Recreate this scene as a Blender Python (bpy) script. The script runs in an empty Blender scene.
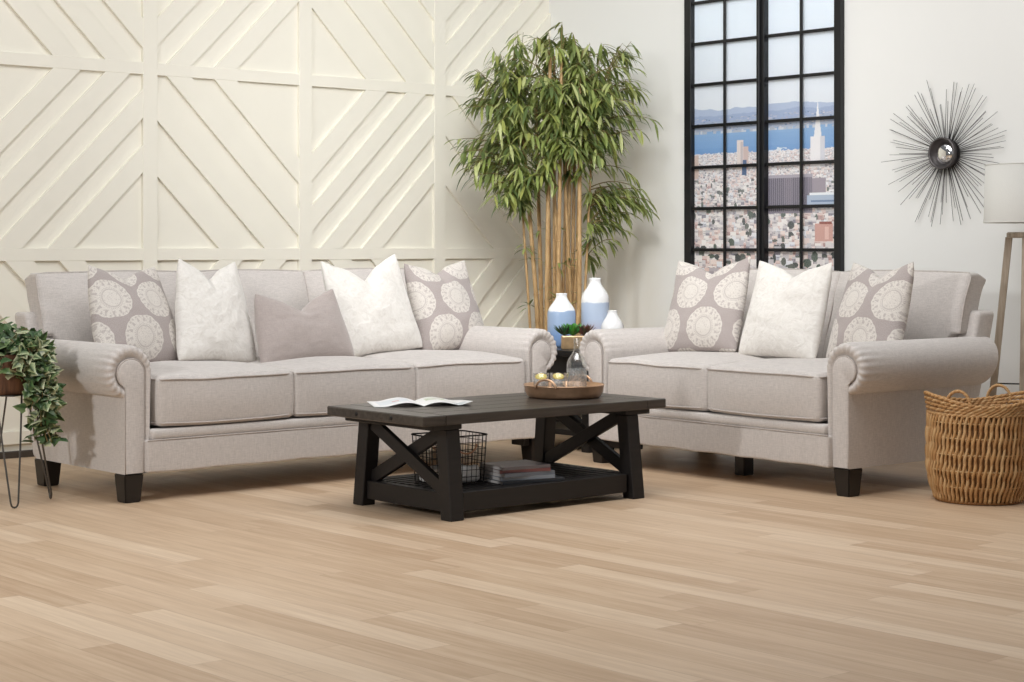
import bpy, bmesh, math, random
from mathutils import Vector, Matrix, noise
C = bpy.context.scene.collection
PI = math.pi
rnd = random.Random(7)

# ------------------------------------------------------------------ materials
def srgb(r, g, b):
    f = lambda c: (c/255/12.92) if c/255 <= .04045 else ((c/255+.055)/1.055)**2.4
    return (f(r), f(g), f(b), 1)

class NT:
    def __init__(s, name):
        s.m = bpy.data.materials.new(name); s.m.use_nodes = True
        s.t = s.m.node_tree; s.n = s.t.nodes; s.l = s.t.links
        s.b = s.n['Principled BSDF']; s.out = s.n['Material Output']
    def new(s, typ, **kw):
        n = s.n.new(typ)
        for k, v in kw.items(): setattr(n, k, v)
        return n
    def put(s, sock, v):
        if isinstance(v, bpy.types.NodeSocket): s.l.new(v, sock)
        else: sock.default_value = v
    def M(s, op, a, b=None, c=None):
        n = s.new('ShaderNodeMath', operation=op)
        for i, v in enumerate((a, b, c)):
            if v is not None: s.put(n.inputs[i], v)
        return n.outputs[0]
    def coord(s, kind='Object', scale=(1, 1, 1), rot=(0, 0, 0), loc=(0, 0, 0)):
        tc = s.new('ShaderNodeTexCoord'); mp = s.new('ShaderNodeMapping')
        s.l.new(tc.outputs[kind], mp.inputs['Vector'])
        mp.inputs['Scale'].default_value = scale; mp.inputs['Rotation'].default_value = rot
        mp.inputs['Location'].default_value = loc
        return mp.outputs[0]
    def noise(s, vec, scale=5, detail=3, rough=.5, dist=0):
        n = s.new('ShaderNodeTexNoise'); s.l.new(vec, n.inputs['Vector'])
        n.inputs['Scale'].default_value = scale; n.inputs['Detail'].default_value = detail
        n.inputs['Roughness'].default_value = rough; n.inputs['Distortion'].default_value = dist
        return n.outputs['Fac']
    def ramp(s, fac, stops):
        r = s.new('ShaderNodeValToRGB'); s.l.new(fac, r.inputs[0]); e = r.color_ramp.elements
        while len(e) < len(stops): e.new(.5)
        for k, (p, c) in enumerate(stops): e[k].position = p; e[k].color = c
        return r.outputs[0]
    def mix(s, fac, a, b, mode='MIX'):
        n = s.new('ShaderNodeMix', data_type='RGBA', blend_type=mode)
        s.put(n.inputs[0], fac); s.put(n.inputs[6], a); s.put(n.inputs[7], b)
        return n.outputs[2]
    def bump(s, h, strength=.2, dist=.01):
        n = s.new('ShaderNodeBump'); s.l.new(h, n.inputs['Height'])
        n.inputs['Strength'].default_value = strength; n.inputs['Distance'].default_value = dist
        s.l.new(n.outputs[0], s.b.inputs['Normal'])
    def done(s, col=None, rough=.6, metal=0, **kw):
        if col is not None: s.put(s.b.inputs['Base Color'], col)
        s.put(s.b.inputs['Roughness'], rough); s.put(s.b.inputs['Metallic'], metal)
        for k, v in kw.items(): s.put(s.b.inputs[k.replace('_', ' ')], v)
        return s.m

def plain(name, col, rough=.5, metal=0, var=.06, scale=30, bump=0, **kw):
    t = NT(name); v = t.coord(); n = t.noise(v, scale, 4)
    d = tuple(c*(1-var) for c in col[:3])+(1,); l = tuple(min(1, c*(1+var)) for c in col[:3])+(1,)
    c = t.ramp(n, [(.3, d), (.7, l)])
    if bump: t.bump(n, bump, .005)
    return t.done(c, rough, metal, **kw)

def fabric(name, col, var=.13, bump=.25, rough=.9, sheen=.25):
    t = NT(name)
    a = t.noise(t.coord(scale=(1, 1, .12)), 260, 3, .7)
    b = t.noise(t.coord(scale=(.12, .12, 1)), 260, 3, .7)
    w = t.M('ADD', t.M('MULTIPLY', a, .5), t.M('MULTIPLY', b, .5))
    big = t.noise(t.coord(), 5, 2)
    d = tuple(c*(1-var) for c in col[:3])+(1,); l = tuple(min(1, c*(1+var)) for c in col[:3])+(1,)
    c = t.ramp(w, [(.38, d), (.62, l)])
    c = t.mix(t.M('MULTIPLY', big, .10), c, d)
    t.bump(w, bump, .004)
    return t.done(c, rough, 0, Sheen_Weight=sheen)

def wood(name, dark, light, axis=0, rough=.45, scale=6, bump=.15):
    t = NT(name); sc = [9, 9, 9]; sc[axis] = .6
    v = t.coord(scale=tuple(sc)); n = t.noise(v, scale, 6, .65, .4)
    c = t.ramp(n, [(.3, dark), (.72, light)]); t.bump(n, bump, .003)
    return t.done(c, rough)

MAT = {}
MAT['linen'] = fabric('linen', srgb(198, 191, 186))
MAT['piping'] = fabric('linen_piping', srgb(186, 177, 171))
MAT['leg'] = plain('black_wood', srgb(24, 20, 19), .35, var=.15)
MAT['espresso'] = wood('espresso_wood', srgb(9, 6, 6), srgb(24, 18, 16), 0, .55)
MAT['espresso_lit_top'] = wood('espresso_lit_top', srgb(44, 39, 35), srgb(76, 69, 63), 0, .33, 5)  # same espresso wood, paler: the sheen on the tabletop is put into its colour
MAT['taupe_velvet'] = fabric('taupe_fabric', srgb(172, 160, 155), .10, .2, .8, .5)
MAT['taupe_back'] = fabric('taupe_backing', srgb(172, 162, 156), .08)

def white_pillow_mat():
    t = NT('white_matelasse'); v = t.coord(kind='UV')
    n = t.noise(v, 22, 4, .6, 1.6); n2 = t.noise(v, 90, 3, .6)
    h = t.M('ADD', n, t.M('MULTIPLY', n2, .14)); t.bump(h, .5, .012)
    c = t.ramp(n, [(.3, srgb(221, 216, 209)), (.6, srgb(233, 229, 223))])
    return t.done(c, .9, 0, Sheen_Weight=.3)
MAT['white_fabric'] = white_pillow_mat()

def medallion_mat():
    t = NT('medallion_print'); tc = t.new('ShaderNodeTexCoord'); sp = t.new('ShaderNodeSeparateXYZ')
    t.l.new(tc.outputs['UV'], sp.inputs[0]); x, z = sp.outputs[0], sp.outputs[1]; M = t.M
    dx, dz, R = .275, .208, .112
    j = M('ROUND', M('DIVIDE', z, dz)); par = M('MODULO', M('ABSOLUTE', j), 2.0)
    xo = M('SUBTRACT', x, M('MULTIPLY', par, dx/2)); cx = M('ROUND', M('DIVIDE', xo, dx))
    lx = M('SUBTRACT', xo, M('MULTIPLY', cx, dx)); lz = M('SUBTRACT', z, M('MULTIPLY', j, dz))
    r = M('SQRT', M('ADD', M('MULTIPLY', lx, lx), M('MULTIPLY', lz, lz))); th = M('ARCTAN2', lz, lx)
    scal = M('ABSOLUTE', M('SINE', M('MULTIPLY', th, 8.0)))
    inside = M('LESS_THAN', r, M('ADD', R*.97, M('MULTIPLY', scal, R*.03)))
    def band(a, b): return M('MULTIPLY', M('GREATER_THAN', r, a), M('LESS_THAN', r, b))
    ring1 = M('MULTIPLY', band(.047, .053), .9)
    ticks = M('MULTIPLY', band(.056, .062), M('GREATER_THAN', M('SINE', M('MULTIPLY', th, 40.0)), 0.1))
    pet = M('MULTIPLY', band(.074, .094), M('GREATER_THAN', M('SUBTRACT', M('SINE', M('MULTIPLY', th, 14.0)), M('MULTIPLY', M('SUBTRACT', r, .074), 40.0)), .15))
    pet2 = M('MULTIPLY', band(.095, .104), M('LESS_THAN', M('SINE', M('MULTIPLY', th, 28.0)), -.3))
    vv = t.new('ShaderNodeTexVoronoi'); t.l.new(tc.outputs['UV'], vv.inputs['Vector']); vv.inputs['Scale'].default_value = 95
    dots = M('MULTIPLY', band(-1, .046), M('LESS_THAN', vv.outputs['Distance'], .28))
    lace = M('MULTIPLY', band(.064, .108), M('LESS_THAN', vv.outputs['Distance'], .30))
    det = M('MINIMUM', M('ADD', M('ADD', M('ADD', ring1, ticks), M('ADD', pet, pet2)), M('MULTIPLY', M('ADD', dots, lace), .7)), 1.0)
    fac = M('MULTIPLY', inside, M('SUBTRACT', 1.0, M('MULTIPLY', det, .62)))
    w = t.noise(t.coord(kind='UV'), 220, 3, .7)
    base = t.ramp(w, [(.35, srgb(160, 149, 146)), (.65, srgb(178, 168, 164))])
    cream = t.ramp(w, [(.35, srgb(200, 193, 186)), (.65, srgb(222, 216, 208))])
    t.bump(M('ADD', w, M('MULTIPLY', fac, .6)), .25, .004)
    return t.done(t.mix(fac, base, cream), .9, 0, Sheen_Weight=.2)
MAT['medallion'] = medallion_mat()

def floor_mat():
    t = NT('oak_planks'); M = t.M
    tc = t.new('ShaderNodeTexCoord'); sp = t.new('ShaderNodeSeparateXYZ'); t.l.new(tc.outputs['Object'], sp.inputs[0])
    x, y = sp.outputs[0], sp.outputs[1]
    W, L = .115, 1.2
    xi = M('FLOOR', M('DIVIDE', x, W))
    wn = t.new('ShaderNodeTexWhiteNoise', noise_dimensions='1D'); t.l.new(xi, wn.inputs['W'])
    yo = M('ADD', M('DIVIDE', y, L), M('MULTIPLY', wn.outputs['Value'], 7.0)); yi = M('FLOOR', yo)
    cb = t.new('ShaderNodeCombineXYZ'); t.l.new(xi, cb.inputs[0]); t.l.new(yi, cb.inputs[1])
    w2 = t.new('ShaderNodeTexWhiteNoise', noise_dimensions='3D'); t.l.new(cb.outputs[0], w2.inputs['Vector'])
    pr = w2.outputs['Value']
    # grain, shifted per plank
    cb2 = t.new('ShaderNodeCombineXYZ'); t.l.new(M('MULTIPLY', x, 26.0), cb2.inputs[0])
    t.l.new(M('ADD', M('MULTIPLY', y, 1.4), M('MULTIPLY', pr, 40.0)), cb2.inputs[1]); t.l.new(M('MULTIPLY', pr, 9.0), cb2.inputs[2])
    g = t.noise(cb2.outputs[0], 1.6, 6, .62, .5)
    base = t.ramp(pr, [(0, srgb(180, 150, 120)), (.4, srgb(197, 169, 139)), (.75, srgb(208, 182, 154)), (1, srgb(228, 207, 181))])
    grain = t.ramp(g, [(.25, srgb(166, 134, 104)), (.5, srgb(198, 170, 141)), (.8, srgb(223, 202, 176))])
    col = t.mix(.52, base, grain)
    fx = M('FRACT', M('DIVIDE', x, W)); fy = M('FRACT', yo)
    ex = M('LESS_THAN', M('MINIMUM', fx, M('SUBTRACT', 1.0, fx)), .018)
    ey = M('LESS_THAN', M('MINIMUM', fy, M('SUBTRACT', 1.0, fy)), .0016)
    seam = M('MAXIMUM', ex, ey)
    col = t.mix(M('MULTIPLY', seam, .30), col, srgb(150, 120, 95))
    t.bump(M('SUBTRACT', M('MULTIPLY', g, .3), seam), .10, .002)
    t.put(t.b.inputs['Specular IOR Level'], .35)
    return t.done(col, M('ADD', .40, M('MULTIPLY', g, .15)))
MAT['floor'] = floor_mat()
MAT['cream_wall'] = plain('cream_paint', srgb(241, 237, 224), .6, var=.010, scale=6)
def plaster():
    t = NT('white_plaster'); M = t.M
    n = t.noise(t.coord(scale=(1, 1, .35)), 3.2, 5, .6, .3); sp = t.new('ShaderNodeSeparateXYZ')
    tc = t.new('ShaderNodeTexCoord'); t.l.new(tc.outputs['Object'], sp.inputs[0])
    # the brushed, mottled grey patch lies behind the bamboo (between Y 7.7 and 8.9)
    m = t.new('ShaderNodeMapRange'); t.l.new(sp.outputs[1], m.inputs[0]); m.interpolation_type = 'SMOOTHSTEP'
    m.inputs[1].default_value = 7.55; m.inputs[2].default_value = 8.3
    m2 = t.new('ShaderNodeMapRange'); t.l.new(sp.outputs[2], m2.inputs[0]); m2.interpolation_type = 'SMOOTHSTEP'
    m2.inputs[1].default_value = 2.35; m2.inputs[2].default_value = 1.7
    mottle = M('MULTIPLY', M('MULTIPLY', m.outputs[0], m2.outputs[0]), t.ramp(n, [(.3, (.25,)*3+(1,)), (.7, (1, 1, 1, 1))]))
    c = t.mix(mottle, srgb(233, 233, 230), srgb(222, 217, 206))
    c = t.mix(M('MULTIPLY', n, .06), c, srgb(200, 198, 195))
    return t.done(c, .7)
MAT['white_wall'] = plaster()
MAT['black_frame'] = plain('black_steel', srgb(22, 22, 25), .4, .2)
MAT['dark_base'] = plain('dark_baseboard', srgb(70, 62, 55), .5)
MAT['bronze'] = plain('bronze', srgb(206, 168, 136), .3, .75, var=.18, scale=18)
MAT['iron'] = plain('dark_iron', srgb(48, 45, 44), .45, .7)
MAT['copper'] = plain('copper_rope', srgb(190, 140, 110), .5, .2)
MAT['spike'] = plain('spike_metal', srgb(92, 88, 88), .4, .7)
MAT['mirror'] = plain('mirror', srgb(225, 225, 225), .04, 1, var=.01)
MAT['steel'] = plain('grey_steel', srgb(96, 92, 88), .35, .8)
MAT['lamp_wood'] = wood('weathered_oak', srgb(150, 134, 116), srgb(196, 181, 162), 2, .6)
MAT['shade'] = plain('lamp_linen', srgb(206, 204, 198), .9, var=.02, scale=200)
MAT['wicker'] = NT('wicker')
def wicker():
    t = NT('water_hyacinth'); a = t.new('ShaderNodeVertexColor'); a.layer_name = 'Col'
    n = t.noise(t.coord(scale=(1, 1, .3)), 120, 4, .7)
    c = t.mix(t.M('MULTIPLY', n, .55), a.outputs[0], srgb(122, 82, 44)); t.bump(n, .4, .004)
    return t.done(c, .6)
MAT['wicker'] = wicker()
def leafmat(name, rough=.45, trans=.0):
    t = NT(name); a = t.new('ShaderNodeVertexColor'); a.layer_name = 'Col'
    n = t.noise(t.coord(), 60, 2)
    c = t.mix(t.M('MULTIPLY', n, .15), a.outputs[0], srgb(60, 80, 40)); t.done(c, rough)
    if trans:
        tl = t.new('ShaderNodeBsdfTranslucent'); mx = t.new('ShaderNodeMixShader'); mx.inputs[0].default_value = trans
        t.l.new(c, tl.inputs[0]); t.l.new(t.b.outputs[0], mx.inputs[1]); t.l.new(tl.outputs[0], mx.inputs[2]); t.l.new(mx.outputs[0], t.out.inputs[0])
    return t.m
MAT['leaf'] = leafmat('bamboo_leaf', .4, .3); MAT['ivy'] = leafmat('ivy_leaf', .4); MAT['succ'] = leafmat('succulent_leaf', .4)
MAT['cane'] = None
def cane():
    t = NT('bamboo_cane'); n = t.noise(t.coord(scale=(6, 6, 1.2)), 12, 4, .6)
    c = t.ramp(n, [(.3, srgb(160, 124, 80)), (.7, srgb(205, 172, 124))])
    return t.done(c, .45)
MAT['cane'] = cane()
MAT['twig'] = plain('twig', srgb(120, 104, 62), .7)
MAT['pot'] = plain('dark_pot', srgb(52, 48, 45), .5)
MAT['soil'] = plain('soil', srgb(60, 45, 34), .95, var=.3, scale=80, bump=.6)
MAT['bark'] = wood('bark_wood', srgb(62, 38, 24), srgb(122, 82, 54), 2, .6, 5, .5)
MAT['black_paint'] = plain('black_table_paint', srgb(26, 25, 26), .4)
MAT['gold_pot'] = plain('gold_glass_pot', srgb(176, 148, 112), .3, .35, var=.2, scale=25)
def glassmat(name, col=(1, 1, 1, 1), rough=0.0, ior=1.45):
    t = NT(name); v = t.coord(); n = t.noise(v, 4, 1)
    return t.done(t.ramp(n, [(0, col), (1, col)]), rough, 0, Transmission_Weight=1.0, IOR=ior)
MAT['glass'] = glassmat('clear_glass', (.98, .99, .99, 1)); MAT['water'] = glassmat('water', (.97, .985, .99, 1), 0, 1.33)
MAT['ice'] = glassmat('ice', (.95, .96, 1, 1), .15, 1.31)
MAT['lemon'] = plain('lemon', srgb(240, 222, 128), .4, var=.08)
MAT['lemon_rind'] = plain('lemon_rind', srgb(236, 196, 60), .4, var=.05)
MAT['paper'] = plain('white_paper', srgb(196, 192, 190), .6, var=.04)
def thin_glass(name, tint=(1, 1, 1, 1), base=.03, edge=.5, rough=.01):
    t = NT(name); tr = t.new('ShaderNodeBsdfTransparent'); gl = t.new('ShaderNodeBsdfGlossy'); lw = t.new('ShaderNodeLayerWeight')
    lw.inputs['Blend'].default_value = .5; gl.inputs['Roughness'].default_value = rough; mx = t.new('ShaderNodeMixShader')
    n = t.noise(t.coord(), 5, 1); t.l.new(t.ramp(n, [(0, tint), (1, tint)]), tr.inputs[0])
    f = t.M('ADD', base, t.M('MULTIPLY', t.M('POWER', lw.outputs['Facing'], 4.0), edge))
    t.l.new(f, mx.inputs[0]); t.l.new(tr.outputs[0], mx.inputs[1]); t.l.new(gl.outputs[0], mx.inputs[2]); t.l.new(mx.outputs[0], t.out.inputs[0])
    return t.m
def frosty(name, col, k):
    t = NT(name); tr = t.new('ShaderNodeBsdfTransparent'); mx = t.new('ShaderNodeMixShader'); mx.inputs[0].default_value = k
    n = t.noise(t.coord(), 60, 2); t.done(t.ramp(n, [(.3, tuple(c*.9 for c in col[:3])+(1,)), (.7, col)]), .15)
    t.l.new(tr.outputs[0], mx.inputs[1]); t.l.new(t.b.outputs[0], mx.inputs[2]); t.l.new(mx.outputs[0], t.out.inputs[0]); return t.m
MAT['pane'] = thin_glass('window_pane', (1, 1, 1, 1), .012, .15)
MAT['glass'] = thin_glass('clear_glass', (.95, .96, .96, 1), .13, .8, .04); MAT['water'] = frosty('water', (.84, .86, .87, 1), .30); MAT['ice'] = frosty('ice', (.85, .88, .92, 1), .55)
def vcol(name, rough=.5):
    t = NT(name); a = t.new('ShaderNodeVertexColor'); a.layer_name = 'Col'
    return t.done(a.outputs[0], rough)
MAT['print'] = vcol('printed_photo', .45)
MAT['page_print'] = vcol('magazine_page', .35)
def vase(name, zb, seed, blue, low):
    t = NT(name); sp = t.new('ShaderNodeSeparateXYZ'); tc = t.new('ShaderNodeTexCoord'); t.l.new(tc.outputs['Object'], sp.inputs[0])
    n = t.noise(t.coord(loc=(seed, 0, 0)), 14, 3)
    h = t.M('ADD', sp.outputs[2], t.M('MULTIPLY', t.M('SUBTRACT', n, .5), .035))
    c = t.ramp(t.M('DIVIDE', h, zb), [(.30, low), (.62, blue), (.97, blue), (1.0, srgb(240, 240, 240))])
    return t.done(c, .22)
MAT['vase_white'] = plain('white_glaze', srgb(238, 238, 238), .2, var=.01)

# ------------------------------------------------------------------ helpers
def obj(name, bm, mat, parent=None, smooth=False, loc=None, recalc=True):
    if recalc: bmesh.ops.recalc_face_normals(bm, faces=bm.faces)
    me = bpy.data.meshes.new(name); bm.to_mesh(me); bm.free()
    if smooth:
        for p in me.polygons: p.use_smooth = True
    for m in (mat if isinstance(mat, (list, tuple)) else [mat]): me.materials.append(m)
    o = bpy.data.objects.new(name, me); C.objects.link(o)
    if parent: o.parent = parent
    if loc: o.location = loc
    return o
def flat_smooth(o, ang=35):
    me = o.data
    for p in me.polygons: p.use_smooth = True
    bm = bmesh.new(); bm.from_mesh(me)
    for e in bm.edges:
        e.smooth = not (len(e.link_faces) == 2 and e.calc_face_angle(0) > math.radians(ang))
    bm.to_mesh(me); bm.free(); return o
def thing(name, label, cat, loc=(0, 0, 0), rotz=0, group=None):
    o = bpy.data.objects.new(name, None); C.objects.link(o); o.location = loc; o.rotation_euler = (0, 0, rotz)
    o.empty_display_size = .1
    o['label'] = label; o['category'] = cat
    if group: o['group'] = group
    return o
def tag(o, label, cat, group=None):
    o['label'] = label; o['category'] = cat
    if group: o['group'] = group
    return o
def struct(name, bm, mat, parent=None, **k):
    o = obj(name, bm, mat, parent, **k); o['kind'] = 'structure'; return o
def B(): return bmesh.new()
def box(bm, x0, x1, y0, y1, z0, z1, bev=0, seg=2):
    r = bmesh.ops.create_cube(bm, size=1); vs = r['verts']
    for v in vs:
        v.co = Vector(((x0+x1)/2+v.co.x*(x1-x0), (y0+y1)/2+v.co.y*(y1-y0), (z0+z1)/2+v.co.z*(z1-z0)))
    if bev:
        es = {e for v in vs for e in v.link_edges}
        bmesh.ops.bevel(bm, geom=list(es), offset=bev, segments=seg, profile=.5, affect='EDGES')
    return vs
def beam(bm, p0, p1, w, d, up=Vector((0, 0, 1)), bev=.003, w1=None, d1=None):
    """square section bar from p0 to p1; w across, d along the other axis"""
    p0, p1 = Vector(p0), Vector(p1); ax = (p1-p0).normalized(); s = ax.cross(up)
    if s.length < 1e-5: s = ax.cross(Vector((0, 1, 0)))
    s.normalize(); t = s.cross(ax).normalized(); w1 = w1 or w; d1 = d1 or d
    vs = []
    for p, a, b in ((p0, w, d), (p1, w1, d1)):
        for i, j in ((-1, -1), (1, -1), (1, 1), (-1, 1)): vs.append(bm.verts.new(p+s*a/2*i+t*b/2*j))
    fs = [(0, 1, 2, 3), (7, 6, 5, 4), (0, 4, 5, 1), (1, 5, 6, 2), (2, 6, 7, 3), (3, 7, 4, 0)]
    faces = [bm.faces.new([vs[i] for i in f]) for f in fs]
    if bev: bmesh.ops.bevel(bm, geom=list({e for f in faces for e in f.edges}), offset=bev, segments=1, affect='EDGES')
def tube(bm, pts, r, n=8, closed=False, col=None, lay=None, caps=True):
    pts = [Vector(p) for p in pts]; N = len(pts); rings = []; prev = None
    for i, p in enumerate(pts):
        if closed: d = pts[(i+1) % N]-pts[i-1]
        else: d = pts[min(i+1, N-1)]-pts[max(i-1, 0)]
        d.normalize()
        if prev is None:
            a = Vector((0, 0, 1)) if abs(d.z) < .9 else Vector((1, 0, 0)); u = d.cross(a).normalized()
        else: u = (prev-d*prev.dot(d)).normalized()
        prev = u; v = d.cross(u); rr = r[i] if isinstance(r, (list, tuple)) else r
        rings.append([bm.verts.new(p+(u*math.cos(2*PI*k/n)+v*math.sin(2*PI*k/n))*rr) for k in range(n)])
    fs = []
    for i in range(N if closed else N-1):
        a, b = rings[i], rings[(i+1) % N]
        for k in range(n): fs.append(bm.faces.new((a[k], a[(k+1) % n], b[(k+1) % n], b[k])))
    if not closed and caps: fs.append(bm.faces.new(rings[0][::-1])); fs.append(bm.faces.new(rings[-1]))
    if lay is not None:
        for f in fs:
            for l in f.loops: l[lay] = col
    return rings
def lathe(bm, prof, n=40, cx=0, cy=0):
    rings = []
    for r, z in prof:
        if r < 1e-5: rings.append([bm.verts.new((cx, cy, z))])
        else: rings.append([bm.verts.new((cx+r*math.cos(2*PI*k/n), cy+r*math.sin(2*PI*k/n), z)) for k in range(n)])
    for a, b in zip(rings, rings[1:]):
        for k in range(n):
            k2 = (k+1) % n
            if len(a) == 1 and len(b) == 1: continue
            if len(a) == 1: bm.faces.new((a[0], b[k], b[k2]))
            elif len(b) == 1: bm.faces.new((a[k], a[k2], b[0]))
            else: bm.faces.new((a[k], a[k2], b[k2], b[k]))
def samples(n=14, edge=.12):
    """-1..1 with extra samples close to the ends"""
    out = [-1, -1+edge*.2, -1+edge*.45, -1+edge*.75]
    out += [-1+edge+(2-2*edge)*i/n for i in range(n+1)]
    out += [1-edge*.75, 1-edge*.45, 1-edge*.2, 1]
    return out
def box_grid(bm, us, vs, ws, fn):
    """surface of the cube [-1,1]^3 sampled on us x vs x ws, every vertex mapped by fn"""
    cache = {}
    def V(i, j, k):
        if (i, j, k) not in cache: cache[(i, j, k)] = bm.verts.new(fn(us[i], vs[j], ws[k]))
        return cache[(i, j, k)]
    nu, nv, nw = len(us)-1, len(vs)-1, len(ws)-1
    for i in range(nu):
        for j in range(nv):
            for k in (0, nw): bm.faces.new((V(i, j, k), V(i+1, j, k), V(i+1, j+1, k), V(i, j+1, k)))
    for i in range(nu):
        for k in range(nw):
            for j in (0, nv): bm.faces.new((V(i, j, k), V(i+1, j, k), V(i+1, j, k+1), V(i, j, k+1)))
    for j in range(nv):
        for k in range(nw):
            for i in (0, nu): bm.faces.new((V(i, j, k), V(i, j+1, k), V(i, j+1, k+1), V(i, j, k+1)))
def rounded(u, v, w, hx, hy, hz, r):
    p = Vector((u*hx, v*hy, w*hz)); q = Vector((max(-hx+r, min(hx-r, p.x)), max(-hy+r, min(hy-r, p.y)), max(-hz+r, min(hz-r, p.z))))
    d = p-q
    return q+d.normalized()*r if d.length > 1e-7 else p

# ------------------------------------------------------------------ room
XW, YW = 8.169, 8.95          # faces of the window wall and of the panelled wall
bm = B(); box(bm, -4, 9.5, -3, 10.2, -.1, 0); struct('floor', bm, MAT['floor'])
bm = B(); box(bm, -1.5, XW, YW, YW+.12, 0, 3.25); struct('wall_left', bm, MAT['cream_wall'])
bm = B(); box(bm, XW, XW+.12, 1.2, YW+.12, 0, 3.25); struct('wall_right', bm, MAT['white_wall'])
bm = B(); box(bm, -1.5, XW-.001, YW-.03, YW, 0, .035, .004); struct('baseboard_left', bm, MAT['dark_base'])
bm = B(); box(bm, XW-.015, XW, 1.2, YW-.03, 0, .09, .003); struct('baseboard_right', bm, MAT['white_wall'])
tn = [0]
def trim(bm):
    tn[0] += 1; return struct('trim_%d' % tn[0], bm, MAT['cream_wall'])
T = .020
VX = [-1.03+5.166-1.03*k for k in range(4, -1, -1)]+[5.166, 6.205, 7.226]
for x in VX: bm = B(); box(bm, x-.045, x+.045, YW-T-.002, YW, .035, 3.25, .0015, 1); trim(bm)
HZ = [.105, 1.065, 2.092, 3.12]
for z in HZ: bm = B(); box(bm, -1.5, XW-.001, YW-T, YW, z-.034, z+.034, .0015, 1); trim(bm)
def clip_cell(x0, x1, z0, z1, k0, k1, slash):
    """the strip between the diagonals k0 and k1 inside the cell, as a polygon"""
    poly = [(x0, z0), (x1, z0), (x1, z1), (x0, z1)]
    f = (lambda p: (p[0]-x0)+(z1-p[1])) if slash else (lambda p: (p[0]-x0)+(p[1]-z0))
    def cut(poly, g):
        out = []
        for a, b in zip(poly, poly[1:]+poly[:1]):
            ga, gb = g(a), g(b)
            if ga >= 0: out.append(a)
            if ga*gb < 0:
                t = ga/(ga-gb); out.append((a[0]+(b[0]-a[0])*t, a[1]+(b[1]-a[1])*t))
        return out
    poly = cut(poly, lambda p: f(p)-k0)
    return cut(poly, lambda p: k1-f(p)) if poly else poly
edges = VX+[8.29]
for ci in range(len(edges)-1):
    x0, x1 = edges[ci]+.045, min(edges[ci+1]-.045, XW-.001)
    if x1 < 3.0: continue
    col = ci-(VX.index(5.166)-1)      # 0 = the column left of the batten at 5.166
    for ri in range(3):
        z0, z1 = HZ[ri]+.034, HZ[ri+1]-.034
        slash = ((col+ri) % 2 == 1)      # rows count from the floor: the middle row starts with "/" in column 0
        for k0, k1 in ((.40, .56), (.71, .86), (1.02, 1.18), (1.33, 1.48)):
            p = clip_cell(x0, x1, z0, z1, k0, k1, slash)
            if len(p) < 3: continue
            bm = B(); a = [bm.verts.new((x, YW-T+.001, z)) for x, z in p]; b = [bm.verts.new((x, YW, z)) for x, z in p]
            bm.faces.new(a); bm.faces.new(b[::-1])
            for i in range(len(p)): bm.faces.new((a[i], b[i], b[(i+1) % len(p)], a[(i+1) % len(p)]))
            trim(bm)

# window with its printed skyline -------------------------------------------------
WY0, WY1, WZ0, WZ1 = 6.490, 7.688, .59, 2.86
FD = .040                                   # the frame stands this far proud of the wall
win = bpy.data.objects.new('window_1', None); C.objects.link(win); win['kind'] = 'structure'; win.location = (XW, WY0, WZ0)
def wpart(name, bm, mat):
    bmesh.ops.translate(bm, verts=bm.verts, vec=(-XW, -WY0, -WZ0)); o = obj(name, bm, mat, win); o['kind'] = 'structure'; return o
bm = B()
box(bm, XW-FD, XW-.001, WY0, WY0+.046, WZ0, WZ1, .002, 1); box(bm, XW-FD, XW-.001, WY1-.055, WY1, WZ0, WZ1, .002, 1)
box(bm, XW-FD, XW-.001, WY0+.024, WY1-.055, WZ0, WZ0+.05, .002, 1); box(bm, XW-FD, XW-.001, WY0+.024, WY1-.055, WZ1-.05, WZ1, .002, 1)
wpart('window_frame', bm, MAT['black_frame'])
bm = B(); box(bm, XW-FD-.006, XW-.001, 7.046, 7.104, WZ0+.05, WZ1-.05, .002, 1); wpart('mullion', bm, MAT['black_frame'])
bm = B(); tube(bm, [(XW-FD-.012, 7.075, WZ0+.06), (XW-FD-.012, 7.075, WZ1-.06)], .007, 8); wpart('mullion_rod', bm, MAT['black_frame'])
for y in (7.370, 6.783):
    bm = B(); box(bm, XW-FD+.010, XW-.020, y-.009, y+.009, WZ0+.05, WZ1-.05, .0015, 1); wpart('muntin', bm, MAT['black_frame'])
for k in range(8):
    z = .84+.249*k
    bm = B(); box(bm, XW-FD+.012, XW-.020, WY0+.024, 7.046, z-.0095, z+.0095, .0015, 1); box(bm, XW-FD+.012, XW-.020, 7.104, WY1-.055, z-.0095, z+.0095, .0015, 1)
    wpart('muntin', bm, MAT['black_frame'])
bm = B(); box(bm, XW-.0195, XW-.0170, WY0+.024, 7.046, WZ0+.05, WZ1-.05); box(bm, XW-.0195, XW-.0170, 7.104, WY1-.055, WZ0+.05, WZ1-.05); wpart('pane', bm, MAT['pane'])

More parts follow.
